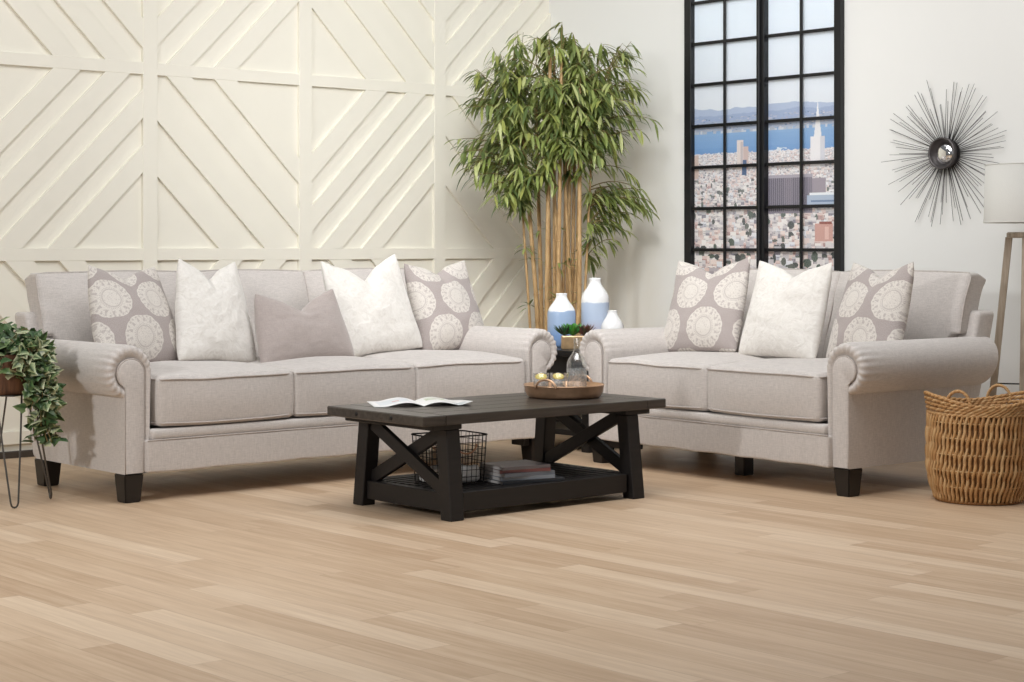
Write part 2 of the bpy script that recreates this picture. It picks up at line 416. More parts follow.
def skyline():
    """the printed photograph: drawn with the painter's algorithm into small cells of one flat sheet"""
    r = random.Random(3)
    Y0, Y1 = WY0+.02, WY1-.02; ZB, ZT, CS = .98, 1.99, .0036
    ny, nz = int((Y1-Y0)/CS), int((ZT-ZB)/CS)
    img = [[(176, 168, 170)]*ny for _ in range(nz)]
    def span(y0, y1, z, c):
        k = int((z-ZB)/CS)
        if 0 <= k < nz:
            a, b = max(0, int((y0-Y0)/CS+.5)), min(ny, int((y1-Y0)/CS+.5)); row = img[k]
            for q in range(a, max(b, min(ny, a+1) if b > 0 else b)): row[q] = c
    def quad(y0, y1, z0, z1, c):
        k0, k1 = max(0, int((z0-ZB)/CS+.5)), min(nz, int((z1-ZB)/CS+.5))
        for k in range(k0, max(k1, k0+1)): span(y0, y1, ZB+(k+.5)*CS, c)
    def poly(pts, c):
        zs = [p[1] for p in pts]
        for k in range(max(0, int((min(zs)-ZB)/CS)), min(nz, int((max(zs)-ZB)/CS)+1)):
            z = ZB+(k+.5)*CS; xs = []
            for a, b in zip(pts, pts[1:]+pts[:1]):
                if (a[1] <= z) != (b[1] <= z): xs.append(a[0]+(b[0]-a[0])*(z-a[1])/(b[1]-a[1]))
            if len(xs) >= 2: span(min(xs), max(xs), z, c)
    def mixc(a, b, t): return tuple(a[i]+(b[i]-a[i])*t for i in range(3))
    n = 40
    for i in range(n):
        z0 = 1.80+(WZ1-.02-1.80)*i/n; z1 = 1.80+(WZ1-.02-1.80)*(i+1)/n; t = min(1, max(0, (z0-1.9)/.55))
        quad(Y0, Y1, z0, z1+.001, mixc((222, 228, 236), (230, 242, 254), t))
    def ridge(base, amp, bottom, c, sd, fr=3.0):
        K = 60; ys = [Y0+(Y1-Y0)*i/K for i in range(K+1)]
        hs = [base+amp*noise.noise(Vector((y*fr, sd, 0)))+amp*.3*noise.noise(Vector((y*fr*5, sd, 2))) for y in ys]
        for i in range(K): poly([(ys[i], bottom), (ys[i+1], bottom), (ys[i+1], hs[i+1]), (ys[i], hs[i])], c)
    ridge(1.935, .035, 1.78, (176, 190, 214), 1.3); ridge(1.90, .03, 1.78, (158, 174, 204), 5.2, 4); ridge(1.86, .025, 1.78, (168, 180, 202), 9.2, 6)
    for i in range(260):
        y = r.uniform(Y0, Y1); z = r.uniform(1.795, 1.88); w = r.uniform(.004, .02)
        quad(y, y+w, z, z+r.uniform(.002, .006), r.choice([(190, 192, 205), (176, 176, 190), (120, 140, 172), (205, 200, 205)]))
    for i in range(12):
        z = 1.63+.17*i/12; quad(Y0, Y1, z, z+.015, mixc((112, 152, 202), (142, 176, 214), i/12+r.uniform(-.1, .1)))
    for i in range(50):
        y = r.uniform(Y0, Y1); quad(y, y+r.uniform(.01, .05), 1.786, 1.796+r.uniform(0, .012), r.choice([(200, 205, 214), (178, 186, 200)]))
    for i in range(30):
        y = r.uniform(6.9, 7.1); quad(y, y+.02, 1.65+r.uniform(0, .03), 1.655+r.uniform(0, .03), (215, 225, 235))
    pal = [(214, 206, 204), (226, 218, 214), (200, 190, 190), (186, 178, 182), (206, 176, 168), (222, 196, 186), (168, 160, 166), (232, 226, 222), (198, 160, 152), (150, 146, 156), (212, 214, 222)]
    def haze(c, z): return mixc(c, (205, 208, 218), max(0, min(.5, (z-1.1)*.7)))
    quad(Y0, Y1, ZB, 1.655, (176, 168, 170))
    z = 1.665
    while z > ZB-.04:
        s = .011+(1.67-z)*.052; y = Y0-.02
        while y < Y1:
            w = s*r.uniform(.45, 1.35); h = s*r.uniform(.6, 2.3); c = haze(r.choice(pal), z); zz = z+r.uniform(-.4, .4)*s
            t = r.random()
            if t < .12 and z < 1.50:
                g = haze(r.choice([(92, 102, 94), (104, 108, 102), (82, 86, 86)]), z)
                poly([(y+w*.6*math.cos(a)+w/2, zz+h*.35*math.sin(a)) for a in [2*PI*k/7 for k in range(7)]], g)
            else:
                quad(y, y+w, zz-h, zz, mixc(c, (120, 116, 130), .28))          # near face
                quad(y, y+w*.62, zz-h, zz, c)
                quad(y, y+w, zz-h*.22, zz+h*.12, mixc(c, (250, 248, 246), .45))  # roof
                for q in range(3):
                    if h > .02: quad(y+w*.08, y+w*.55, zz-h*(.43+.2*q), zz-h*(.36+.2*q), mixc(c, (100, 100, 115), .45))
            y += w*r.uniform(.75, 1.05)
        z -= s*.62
    # towers
    quad(7.24, 7.29, 1.56, 1.74, (222, 212, 208)); quad(7.20, 7.24, 1.56, 1.70, (204, 184, 180)); quad(7.215, 7.25, 1.53, 1.62, (92, 112, 146))
    quad(7.245, 7.262, 1.58, 1.73, (196, 186, 188)); quad(7.60, 7.70, 1.52, 1.66, (206, 186, 176))
    yc = 6.68; quad(yc-.052, yc+.052, 1.56, 1.735, (232, 230, 232)); quad(yc-.052, yc-.02, 1.56, 1.735, (208, 208, 216))
    poly([(yc-.028, 1.735), (yc+.028, 1.735), (yc+.010, 1.86), (yc-.010, 1.86)], (230, 230, 232)); poly([(yc-.010, 1.86), (yc+.010, 1.86), (yc+.001, 1.935), (yc-.001, 1.935)], (236, 236, 238))
    quad(6.72, 7.045, 1.30, 1.52, (142, 136, 148))
    for k in range(22): quad(6.725+k*.0147, 6.731+k*.0147, 1.31, 1.505, (100, 98, 112))
    quad(6.62, 6.72, 1.33, 1.50, (158, 150, 160)); quad(6.72, 7.045, 1.505, 1.525, (170, 165, 176))
    quad(6.54, 6.76, 1.34, 1.40, (176, 190, 208)); quad(6.54, 6.74, 1.40, 1.415, (232, 236, 240)); quad(6.56, 6.73, 1.36, 1.372, (120, 140, 170)); quad(6.55, 6.60, 1.42, 1.43, (238, 238, 240))
    quad(6.57, 6.70, 1.14, 1.24, (206, 162, 152)); quad(6.58, 6.67, 1.235, 1.25, (150, 92, 84)); quad(6.60, 6.63, 1.15, 1.22, (226, 190, 180))
    verts, faces, cols = [], [], []
    def cell(y0, y1, z0, z1, c):
        n = len(verts); verts.extend([(-.004, y-WY0, z-WZ0) for y, z in ((y0, z0), (y0, z1), (y1, z1), (y1, z0))]); faces.append((n, n+1, n+2, n+3)); cols.append(srgb(*c))
    for k in range(nz):
        a = 0
        while a < ny:
            b = a+1
            while b < ny and img[k][b] == img[k][a]: b += 1
            cell(Y0+a*CS, Y0+b*CS, ZB+k*CS, ZB+(k+1)*CS, img[k][a]); a = b
    ztop = ZB+nz*CS; n = 30
    for i in range(n):
        z0 = ztop+(WZ1-.02-ztop)*i/n; z1 = ztop+(WZ1-.02-ztop)*(i+1)/n; cell(Y0, Y1, z0, z1, mixc((222, 228, 236), (230, 242, 254), min(1, max(0, (z0-1.9)/.55))))
    for k in range(0, int((ZB-WZ0-.02)/.02)):
        for q in range(30): cell(Y0+(Y1-Y0)*q/30, Y0+(Y1-Y0)*(q+1)/30, ZB-.02*(k+1), ZB-.02*k, r.choice(pal))
    n = len(verts); cell(Y0, Y1, WZ0+.02, WZ1-.02, (240, 240, 240))
    for q in range(4): verts[n+q] = (-.001,)+verts[n+q][1:]
    me = bpy.data.meshes.new('skyline_print'); me.from_pydata(verts, [], faces); at = me.color_attributes.new('Col', 'FLOAT_COLOR', 'CORNER')
    flat = []
    for c in cols: flat.extend([min(.99, v) for v in c[:3]]+[1]); flat.extend(flat[-4:]*3)
    at.data.foreach_set('color', flat); me.materials.append(MAT['print'])
    o = bpy.data.objects.new('skyline_print', me); C.objects.link(o); o.parent = win; return o
o = skyline(); o['kind'] = 'structure'

# ------------------------------------------------------------------ sofas
def sofa(name, label, W, n, loc, rotz, mounting, centre_leg):
    t = thing(name, label, 'sofa', loc, rotz)
    zb, zr = .126, .567
    rear = lambda z: .862+(z-zb)*.2967
    def prof():
        out, key = [], []
        for i in range(5): s = i/5; out.append((.126+.008*s, zb+(zr-zb)*s)); key.append((.094, zb+(.56-zb)*s))
        K = 86
        for i in range(K+1):
            a = math.radians(258*i/K); b = math.radians(240*i/K)
            out.append((.024+.112*math.cos(a), zr+.115*math.sin(a))); key.append((.030+.064*math.cos(b), .56+.062*math.sin(b)))
        z1 = out[-1][1]; k1 = key[-1][1]
        for i in range(1, 5): s = i/4; out.append((0, z1+(zb-z1)*s)); key.append((.002, k1+(zb-k1)*s))
        return out, key
    out, key = prof(); N = len(out)
    def arm(side):
        mx = (lambda x: x) if side < 0 else (lambda x: W-x)
        bm = B(); rings = []
        secs = [(1, None, 0), (1, .80, 0), (1, .55, 0), (1, .2, 0), (1, .12, .1), (1, .05, .7), (.985, .030, 1), (.93, .012, 1), (.83, .003, 1), (.68, -.002, 1), (.45, .000, .9), (.2, .008, .6), (0, .018, 0)]
        for bl, y, pl in secs:
            ring = []
            for i in range(N):
                x = key[i][0]+(out[i][0]-key[i][0])*bl; z = key[i][1]+(out[i][1]-key[i][1])*bl
                yy = (rear(z)-.04) if y is None else y
                if 5 <= i <= 5+86 and pl:                       # gathered pleats round the scroll
                    ph = (i-5)*1.12; k = math.sin(ph)*(.0017+.0005*math.sin(i*.37))*pl*min(1, (i-5)/4)
                    x += (x-.024)/.1*k; z += (z-zr)/.1*k; yy -= k
                pass
                ring.append(bm.verts.new((mx(x), yy, z)))
            rings.append(ring)
        for a, b in zip(rings, rings[1:]):
            for i in range(N): bm.faces.new((a[i], a[(i+1) % N], b[(i+1) % N], b[i]))
        bm.faces.new(rings[0]); bm.faces.new(rings[-1])
        o = flat_smooth(obj('arm', bm, MAT['linen'], t), 50)
        # key-hole shaped front panel with its welt
        bm = B(); kk = [(x+(.003 if i > N-6 else 0), z) for i, (x, z) in enumerate(key)]
        cx = .047
        lv = [(1.0, .024), (1.0, .004), (.96, .000), (.85, -.003)]; rr = []
        for s, y in lv:
            rr.append([bm.verts.new((mx(cx+(x-cx)*s), y, z if s == 1 else (zb+.003 if z < zb+.01 else z-(.004 if s > .9 else .010)*(1 if z > .5 else 0)))) for x, z in kk])
        for a, b in zip(rr, rr[1:]):
            for i in range(N): bm.faces.new((a[i], a[(i+1) % N], b[(i+1) % N], b[i]))
        bm.faces.new(rr[-1])
        p = obj('arm_panel', bm, MAT['linen'], o); flat_smooth(p, 40)
        bm = B(); tube(bm, [(mx(x), .003, z) for x, z in kk], .0032, 6); obj('welt', bm, MAT['piping'], o, True)
    arm(-1); arm(1)
    # base: deck, lower front panel, upper rail
    bm = B(); box(bm, .02, W-.02, .03, .88, zb+.002, .30, .01)
    o = obj('base', bm, MAT['linen'], t); flat_smooth(o)
    us = samples(20, .02)
    bm = B()
    box_grid(bm, us, samples(2, .2), samples(3, .15), lambda u, v, w: Vector((W/2, .0, (zb+.268)/2))+rounded(u, v, w, W/2-.096, .028, (.268-zb)/2, .010)+Vector((0, 0, .002*math.sin(u*17))))
    obj('front_panel', bm, MAT['linen'], t, True)
    bm = B()
    box_grid(bm, us, samples(2, .2), samples(3, .25), lambda u, v, w: Vector((W/2, .009, .291))+rounded(u, v, w, W/2-.118, .036, .024, .016))
    obj('front_rail', bm, MAT['linen'], t, True)
    bm = B(); tube(bm, [(.098+(W-.196)*i/20, -.027, .268) for i in range(21)], .0035, 6); obj('welt', bm, MAT['piping'], t, True)
    # back frame, leaning
    bm = B()
    def bf(u, v, w):
        p = rounded(u, v, w, W/2-.002, .065, (.80-zb)/2, .022); z = p.z+(.80+zb)/2
        return Vector((W/2+p.x, rear(z)-.062+p.y, z+.004*math.sin(u*9)*(1 if w > .9 else 0)))
    box_grid(bm, us, samples(2, .3), samples(8, .08), bf); obj('back_frame', bm, MAT['linen'], t, True)
    # seat cushions
    x0, x1 = .156, W-.156; cw = (x1-x0)/n
    for i in range(n):
        cx = x0+cw*(i+.5); hx = cw/2-.002; hy = .375; hz = .112; r = .022; cy = -.018+hy; sd = i*3.1+W
        def sc(u, v, w):
            p = rounded(u, v, w, hx, hy, hz, r); k = (1-u*u)**.55*(1-min(1, abs(v))**2.6)
            p.z += .034*k if w > 0 else 0
            side = (1-w*w)
            p.y += (-.012*side*(1-u**4) if v < -.9 else 0) - .006*(1-u*u)*(1 if v < -.5 else 0)
            p.x += .006*side*u if abs(u) > .9 else 0
            p += Vector((0, 0, 1))*noise.noise(Vector((u*1.6+sd, v*1.6, 0)))*.006*(1 if w > 0 else .3)
            if w < 0: p.z += .006*u*u
            return p
        # sits between arm and neighbour, its origin on the deck
        bm = B(); box_grid(bm, samples(16, .10), samples(16, .10), samples(6, .3), sc)
        o = obj('seat_cushion', bm, MAT['linen'], t, True, (cx, cy, .428))
        bm = B()
        for w in (1, -1):
            pts = []
            def edge(u, v):
                p = sc(u, v, w*.80)+Vector((0, 0, w*.007)); q = Vector((p.x, p.y, 0)); q = q*1.004
                return Vector((q.x, q.y, p.z))
            m = 18
            for k in range(m): pts.append(edge(-1+.04+1.92*k/m, -1))
            for k in range(m): pts.append(edge(1, -1+.04+1.92*k/m))
            for k in range(m): pts.append(edge(1-.04-1.92*k/m, 1))
            for k in range(m): pts.append(edge(-1, 1-.04-1.92*k/m))
            tube(bm, pts, .0042, 6, closed=True)
        obj('piping', bm, MAT['piping'], o, True)
    # back cushions: loose, boxed, T-shaped where they reach over the arms
    bx0, bx1 = .055, W-.055; cw = (bx1-bx0)/n
    ins = .085
    for i in range(n):
        xa = bx0+cw*i; xb = xa+cw
        if n == 3:
            w3 = (x1-x0)/3; xa = [bx0, x0+w3, x0+2*w3][i]; xb = [x0+w3, x0+2*w3, bx1][i]
        hx = (xb-xa)/2-.0005; cx = (xa+xb)/2; sd = W*2
        def bcush(u, v, w):
            x = u*hx+cx; zt = .980; zl = .535
            if i == 0 and x < .155: zl = .535+.158*min(1, (.155-x)/.03)
            if i == n-1 and x > W-.155: zl = .535+.158*min(1, (x-(W-.155))/.03)
            hz = (zt-zl)/2; p = rounded(u, v, w, hx, .066, hz, .014)
            z = p.z+(zt+zl)/2; k = (1-u**4)*(1-w**4); px = p.x+cx
            if abs(w) > .5 and w > 0: z += .008*(1-u*u)*max(0, (w-.4)/.6)
            y = .79+.32*(z-.535)+.066+p.y
            if v > .5: y -= .0; 
            if v < .5: y -= .045*k
            z += noise.noise(Vector((x*3+sd, w*1.5, 1)))*.005; y += noise.noise(Vector((u*2+sd, w*2, 4)))*.010
            if v > 0 and w > .5: z -= .028*v*(w-.5)*2
            return Vector((px, y, z))
        bm = B(); box_grid(bm, samples(18, .10), samples(4, .4), samples(14, .12), bcush)
        o = obj('back_cushion', bm, MAT['linen'], t, True)
        bm = B(); m = 18; pts = []
        def e2(u, w): return bcush(u, -.80, w)+Vector((0, -.0045, 0))
        for k in range(m): pts.append(e2(-.97+1.94*k/m, -1))
        for k in range(m): pts.append(e2(1, -.97+1.94*k/m))
        for k in range(m): pts.append(e2(.97-1.94*k/m, 1))
        for k in range(m): pts.append(e2(-1, .97-1.94*k/m))
        tube(bm, pts, .0042, 6, closed=True); obj('piping', bm, MAT['piping'], o, True)
    # tapered legs
    def leg(x, y, a=.047, b=.037, ox=0):
        bm = B(); vs = []
        for z, h in ((0, b), (.124, a)):
            for i, j in ((-1, -1), (1, -1), (1, 1), (-1, 1)): vs.append(bm.verts.new((x+h*i, y+h*j, z)))
        fs = [bm.faces.new([vs[q] for q in f]) for f in ((3, 2, 1, 0), (4, 5, 6, 7), (0, 1, 5, 4), (1, 2, 6, 5), (2, 3, 7, 6), (3, 0, 4, 7))]
        bmesh.ops.bevel(bm, geom=list({e for f in fs for e in f.edges}), offset=.004, segments=2, affect='EDGES')
        for (u0, u1, v0, v1) in ox or []: box(bm, u0, u1, v0, v1, .085, .1262, .003, 1)
        obj('leg', bm, MAT['leg'], t)
    leg(.050, .052); leg(W-.050, .052, ox=mounting if mounting and mounting[0][0] > W/2 else 0)
    leg(.050, .80); leg(W-.050, .80)
    if centre_leg: leg(W/2, .24, .034, .034)
    if mounting and mounting[0][0] < W/2:
        bm = B(); u = mounting[0]; box(bm, *u, .085, .1262, .003, 1); obj('corner_block', bm, MAT['leg'], t)
    return t
SF = (3.926, 7.002)
sofa('sofa', 'long three-seat beige linen sofa with rolled arms against the cream panelled wall', 2.445, 3, (SF[0], SF[1], 0), 0, [(2.445-.135, 2.445-.098, .02, .12)], False)
LA = math.radians(-92.3); LO = (6.492, 6.808)
sofa('loveseat', 'two-seat beige linen loveseat with rolled arms in front of the city window', 1.73, 2, (LO[0], LO[1], 0), LA, [(.098, .30, .03, .10)], True)
def lv(x, y, z=0):           # a point given in loveseat coordinates
    c, s = math.cos(LA), math.sin(LA); return (LO[0]+x*c-y*s, LO[1]+x*s+y*c, z)

# ------------------------------------------------------------------ throw pillows
def pillow(label, mat, loc, yaw, lean, roll, a=.24, b=.24, T=.085, chop=.06, cu=0, uvo=(0, 0), seed=0, group=None, wr=.004, name='throw_pillow', concave=.045, chopw=.42, pinch=.12):
    """loc = middle of the bottom edge (on the seat); the cushion stands on it and leans back"""
    bm = B(); uvl = bm.loops.layers.uv.new('UVMap'); n = 44
    us = [math.sin(PI/2*(-1+2*i/n)) * .55+(-1+2*i/n)*.45 for i in range(n+1)]
    def pt(u, v, s):
        x = a*u*(1-concave*(1-v*v)); z = b*v*(1-concave*.7*(1-u*u))
        th = T*max(0, (1-u*u)*(1-v*v))**.48*(1-.25*v)
        d = abs(u-cu)/chopw; c = max(0, 1-d); c = c*c*(3-2*c) if c < 1 else 1; c = .30*c+.70*max(0, 1-abs(u-cu)/(.97+abs(cu)))
        hv = max(0, (v+.1)/1.1)**1.6
        cr_ = 1-.022*(u*v)**10; x *= (1-pinch*((v+1)/2)**2)*cr_; z *= cr_
        z -= chop*c*hv; y = s*th*(1-.45*max(0, 1-abs(u-cu)/.2)*max(0, v-.3))
        # the ears are pinched forward, folds run down from the dent
        y += -.020*(abs(u)**3)*max(0, v)**2
        q = Vector((u*2.2+seed, v*2.2, seed*1.7+s)); y += noise.noise(q)*wr*2.0*(1-u**4)*(1-v**4)
        q2 = Vector((u*5+seed, v*7, seed+s*3)); y += noise.noise(q2)*wr*(1-u**4)*(1-v**4)
        x += noise.noise(Vector((v*2, seed, 3)))*.006*u*u; z += noise.noise(Vector((u*2, seed, 8)))*.006*v*v
        return Vector((x, y, z))
    G = {}
    for s in (-1, 1):
        for i in range(n+1):
            for j in range(n+1):
                if s == 1 and (i in (0, n) or j in (0, n)): G[(s, i, j)] = G[(-1, i, j)]
                else: G[(s, i, j)] = bm.verts.new(pt(us[i], us[j], s))
    for s in (-1, 1):
        for i in range(n):
            for j in range(n):
                idx = [(i, j), (i+1, j), (i+1, j+1), (i, j+1)]
                if s == 1: idx = idx[::-1]
                try: f = bm.faces.new([G[(s,)+q] for q in idx])
                except ValueError: continue
                for l, q in zip(f.loops, idx):
                    l[uvl].uv = (us[q[0]]*a+uvo[0], us[q[1]]*b+uvo[1])
    o = obj(name, bm, mat, None, True, recalc=False)
    R = Matrix.Rotation(yaw, 4, 'Z') @ Matrix.Rotation(-lean, 4, 'X') @ Matrix.Rotation(roll, 4, 'Y')
    o.matrix_world = Matrix.Translation(Vector(loc)) @ R @ Matrix.Translation((0, 0, b*.99))
    return tag(o, label, 'pillow', group)
rd = math.radians
GP = 'throw pillows on the sofa and loveseat'
def sp(x, y, z=.545): return (SF[0]+x, SF[1]+y, z)
med, wht = MAT['medallion'], MAT['white_fabric']
pillow('grey medallion print pillow at the plant end of the long sofa', med, sp(.385, .50, .555), rd(10), rd(24), rd(2), .255, .252, pinch=.22, uvo=(-.113, -.07), seed=1, group=GP, chop=.062)
pillow('white crinkled pillow at the left of the plain taupe lumbar pillow', wht, sp(.745, .44, .56), rd(0), rd(20), rd(4), .217, .258, pinch=.27, seed=2.3, group=GP, wr=.006, chop=.095)
pillow('plain taupe lumbar pillow leaning in the middle of the long sofa', MAT['taupe_velvet'], sp(1.20, .34, .54), rd(4), rd(18), rd(-3), .295, .185, pinch=.16, T=.085, seed=4.1, group=GP, chop=.105, name='lumbar_pillow', chopw=.5, cu=.05)
pillow('white crinkled pillow behind the taupe lumbar pillow', wht, sp(1.745, .46, .56), rd(4), rd(20), rd(-4), .28, .262, pinch=.06, seed=6.2, group=GP, wr=.006, chop=.125)
pillow('grey medallion print pillow at the far right of the long sofa', med, sp(2.30, .55, .555), rd(6), rd(20), rd(-2), .25, .25, pinch=.05, uvo=(-.03, -.036), seed=8.4, group=GP, chop=.06)
def lp(x, y, z=.55): return lv(x, y, z)
LY = rd(-92.3)
pillow('grey medallion print pillow at the loveseat end by the vases', med, lp(.325, .46, .56), LY+rd(4), rd(20), rd(-3), .255, .258, pinch=.02, uvo=(.065, -.067), seed=10.2, group=GP, chop=.075)
pillow('white crinkled pillow in the middle of the loveseat', wht, lp(.895, .43, .56), LY+rd(0), rd(18), rd(1), .257, .25, pinch=.04, seed=12.7, group=GP, wr=.006, chop=.075)
pillow('grey medallion print pillow at the loveseat end by the wicker basket', med, lp(1.395, .46, .555), LY+rd(-10), rd(20), rd(-1), .25, .255, pinch=.12, uvo=(.09, -.053), seed=14.9, group=GP, chop=.075)

# ------------------------------------------------------------------ coffee table
ct = thing('coffee_table', 'dark brown wooden coffee table with crossed ends and a slatted shelf', 'coffee table', (5.205, 6.015, 0), math.radians(-.8))
TX, TY = .682, .335
m, mt = MAT['espresso'], MAT['espresso_lit_top']
bm = B()
nb = 5; wv = 2*TY/nb
for i in range(nb): box(bm, -TX+.116, TX-.116, -TY+wv*i+.0006, -TY+wv*(i+1)-.0006, .389, .430, .003, 1)
for s in (-1, 1): box(bm, s*(TX-.0575)-.0575, s*(TX-.0575)+.0575, -TY, TY, .389, .430, .004, 1)
obj('tabletop', bm, mt, ct)
for s in (-1, 1):
    bm = B(); box(bm, s*.535-.075, s*.535+.075, -TY+.03, TY-.03, .366, .389, .003, 1); obj('top_cleat', bm, m, ct)
LXt, LXb, LYt, LYb = TX-.10-.03, TX-.150+.06, TY-.055, TY-.035
def lp_(sx, sy, z):          # axis of a splayed leg at height z
    k = 1-z/.366
    return Vector((sx*(.515-.0+.000*k), sy*(.262+.040*k), z))
for sx in (-1, 1):
    for sy in (-1, 1):
        bm = B(); vs = []
        for z in (0, .366):
            c = Vector((sx*(.505 if z else .510), sy*(.268 if z else .305), z)); h = .035; g = .035
            for i, j in ((-1, -1), (1, -1), (1, 1), (-1, 1)): vs.append(bm.verts.new((c.x+h*i, c.y+g*j, z)))
        fs = [bm.faces.new([vs[q] for q in f]) for f in ((3, 2, 1, 0), (4, 5, 6, 7), (0, 1, 5, 4), (1, 2, 6, 5), (2, 3, 7, 6), (3, 0, 4, 7))]
        bmesh.ops.bevel(bm, geom=list({e for f in fs for e in f.edges}), offset=.0035, segments=1, affect='EDGES')
        obj('leg', bm, m, ct)
for sx in (-1, 1):
    for a, b, dx in (((sx*-.225, .355), (sx*.262, .118), -.012), ((sx*.225, .355), (sx*-.262, .118), .012)):
        bm = B(); beam(bm, (sx*.505+dx, a[0], a[1]), (sx*.505+dx, b[0], b[1]), .024, .055, up=Vector((0, 0, 1)), bev=.002); obj('brace', bm, m, ct)
    bm = B(); box(bm, sx*.505-.022, sx*.505+.022, -.262, .262, .030, .108, .003, 1); obj('end_rail', bm, m, ct)
for sy in (-1, 1):
    bm = B(); box(bm, -.462, .462, sy*.292-.02, sy*.292+.02, .030, .110, .003, 1); obj('side_rail', bm, m, ct)
for i in range(11):
    y = -.25+.05*i; bm = B(); box(bm, -.484, .484, y-.016, y+.016, .094, .110, .002, 1); obj('slat', bm, m, ct)
for sx in (-1, 1):
    for y in (-.12, .12):
        bm = B(); lathe(bm, [(0, .0), (.009, .0), (.008, .004), (0, .006)], 10)
        bmesh.ops.rotate(bm, verts=bm.verts, matrix=Matrix.Rotation(sx*PI/2, 3, 'Y')); bmesh.ops.translate(bm, verts=bm.verts, vec=(sx*TX, y, .41)); obj('bolt', bm, MAT['espresso'], ct)
SHZ = .110

# open magazine on the table
mg = thing('open_magazine', 'open magazine with glossy pages lying on the dark coffee table', 'magazine', (4.885, 6.18, .4305), rd(-30))
def page(side):
    bm = B(); lay = bm.loops.layers.float_color.new('Col'); nx, ny = 14, 10; w, h = .21, .28
    P = {}
    for i in range(nx+1):
        for j in range(ny+1):
            u = i/nx; v = j/ny
            z = .002+.016*math.sin(PI*min(1, u*1.3))*(1-u)**.6*1.3+(.018*max(0, u-.72)/.28*(1-v) if side > 0 else 0)
            for k, dz in ((0, 0), (1, -.0018)): P[(i, j, k)] = bm.verts.new((side*u*w, (v-.5)*h, max(.0004, z+dz)))
    for i in range(nx):
        for j in range(ny):
            for k in (0, 1):
                f = bm.faces.new((P[(i, j, k)], P[(i+1, j, k)], P[(i+1, j+1, k)], P[(i, j+1, k)]))
                c = (232, 232, 230)
                if side < 0: c = (214, 220, 224) if 2 < i < 12 and 1 < j < 8 else (236, 236, 236)
                elif 1 < i < 8 and 4 < j < 9: c = rnd.choice([(206, 212, 196), (178, 190, 160), (220, 218, 210)])
                elif 8 < i < 13 and j < 4: c = rnd.choice([(210, 214, 216), (190, 198, 200)])
                if side < 0 and 5 < i < 8 and 3 < j < 5: c = (208, 150, 146)
                for l in f.loops: l[lay] = srgb(*c)
    for a, b in [((i, 0), (i+1, 0)) for i in range(nx)]+[((i, ny), (i+1, ny)) for i in range(nx)]+[((nx, j), (nx, j+1)) for j in range(ny)]:
        f = bm.faces.new((P[a+(0,)], P[b+(0,)], P[b+(1,)], P[a+(1,)]))
        for l in f.loops: l[lay] = srgb(230, 230, 228)
    return bm
for s in (-1, 1): obj('page', page(s), MAT['page_print'], mg, True)

# tray with handles
TR = (5.60, 6.035, .4305)
tr = thing('serving_tray', 'round bronze serving tray with two arched handles on the coffee table', 'tray', TR, rd(0))
bm = B(); lathe(bm, [(0, 0), (.155, 0), (.166, .008), (.176, .030), (.180, .052), (.183, .056), (.180, .059), (.176, .056), (.171, .032), (.160, .012), (.150, .008), (0, .008)], 64)
obj('tray_body', bm, MAT['bronze'], tr, True)
for ang in (math.radians(200), math.radians(20)):
    bm = B(); pts = []; tn_ = Vector((-math.sin(ang), math.cos(ang), 0)); c = Vector((math.cos(ang), math.sin(ang), 0))*.178
    for i in range(17):
        a = PI*i/16; pts.append(c+tn_*.052*math.cos(a)+Vector((0, 0, .046+.042*math.sin(a))))
    tube(bm, pts, .0055, 8); obj('handle', bm, MAT['bronze'], tr, True)
TZ = TR[2]+.0085
def tumbler(x, y, label, la):
    g = thing('drinking_glass', label, 'glass', (x, y, TZ), la, 'water glasses on the tray')
    bm = B(); lathe(bm, [(0, 0), (.030, 0), (.033, .004), (.037, .095), (.0355, .0955), (.0318, .008), (0, .0075)], 32); obj('tumbler', bm, MAT['glass'], g, True)
    bm = B(); lathe(bm, [(0, .0078), (.0314, .0083), (.0345, .070), (0, .070)], 32); obj('water', bm, MAT['water'], g, True)
    for dx, dy, dz, r in ((.010, .006, .045, .3), (-.012, -.006, .050, .8), (.002, -.013, .028, 1.2), (-.004, .012, .026, .1)):
        bm = B(); box(bm, -.010, .010, -.010, .010, -.010, .010, .003, 2)
        bmesh.ops.rotate(bm, verts=bm.verts, matrix=Matrix.Rotation(r, 3, 'X') @ Matrix.Rotation(r*2, 3, 'Z')); bmesh.ops.translate(bm, verts=bm.verts, vec=(dx, dy, dz)); obj('ice_cube', bm, MAT['ice'], g)
    bm = B(); lathe(bm, [(0, -.003), (.0235, -.003), (.0235, .003), (0, .003)], 28)
    R = Matrix.Rotation(rd(26), 3, 'X'); bmesh.ops.rotate(bm, verts=bm.verts, matrix=R); bmesh.ops.translate(bm, verts=bm.verts, vec=(0, .002, .080))
    l = obj('lemon_slice', bm, MAT['lemon'], g)
    bm = B(); tube(bm, [R @ Vector((  .0238*math.cos(2*PI*k/28), .0238*math.sin(2*PI*k/28), 0))+Vector((0, .002, .080)) for k in range(28)], .0033, 6, closed=True); obj('rind', bm, MAT['lemon_rind'], l, True)
fwd = Vector((.659, .752, 0)); rgt = Vector((.752, -.659, 0))
def ontray(l, d): p = Vector(TR)+rgt*l+fwd*d; return p.x, p.y
tumbler(*ontray(-.103, .035), 'water glass with lemon slice nearer the sofa end of the tray', rd(-46))
tumbler(*ontray(-.024, .045), 'water glass with lemon slice standing next to the bottle', rd(-34))
bx, by = ontray(.058, .02)
bt = thing('water_bottle', 'clear glass water bottle standing on the bronze tray', 'bottle', (bx, by, TZ))
bm = B(); R_ = .046
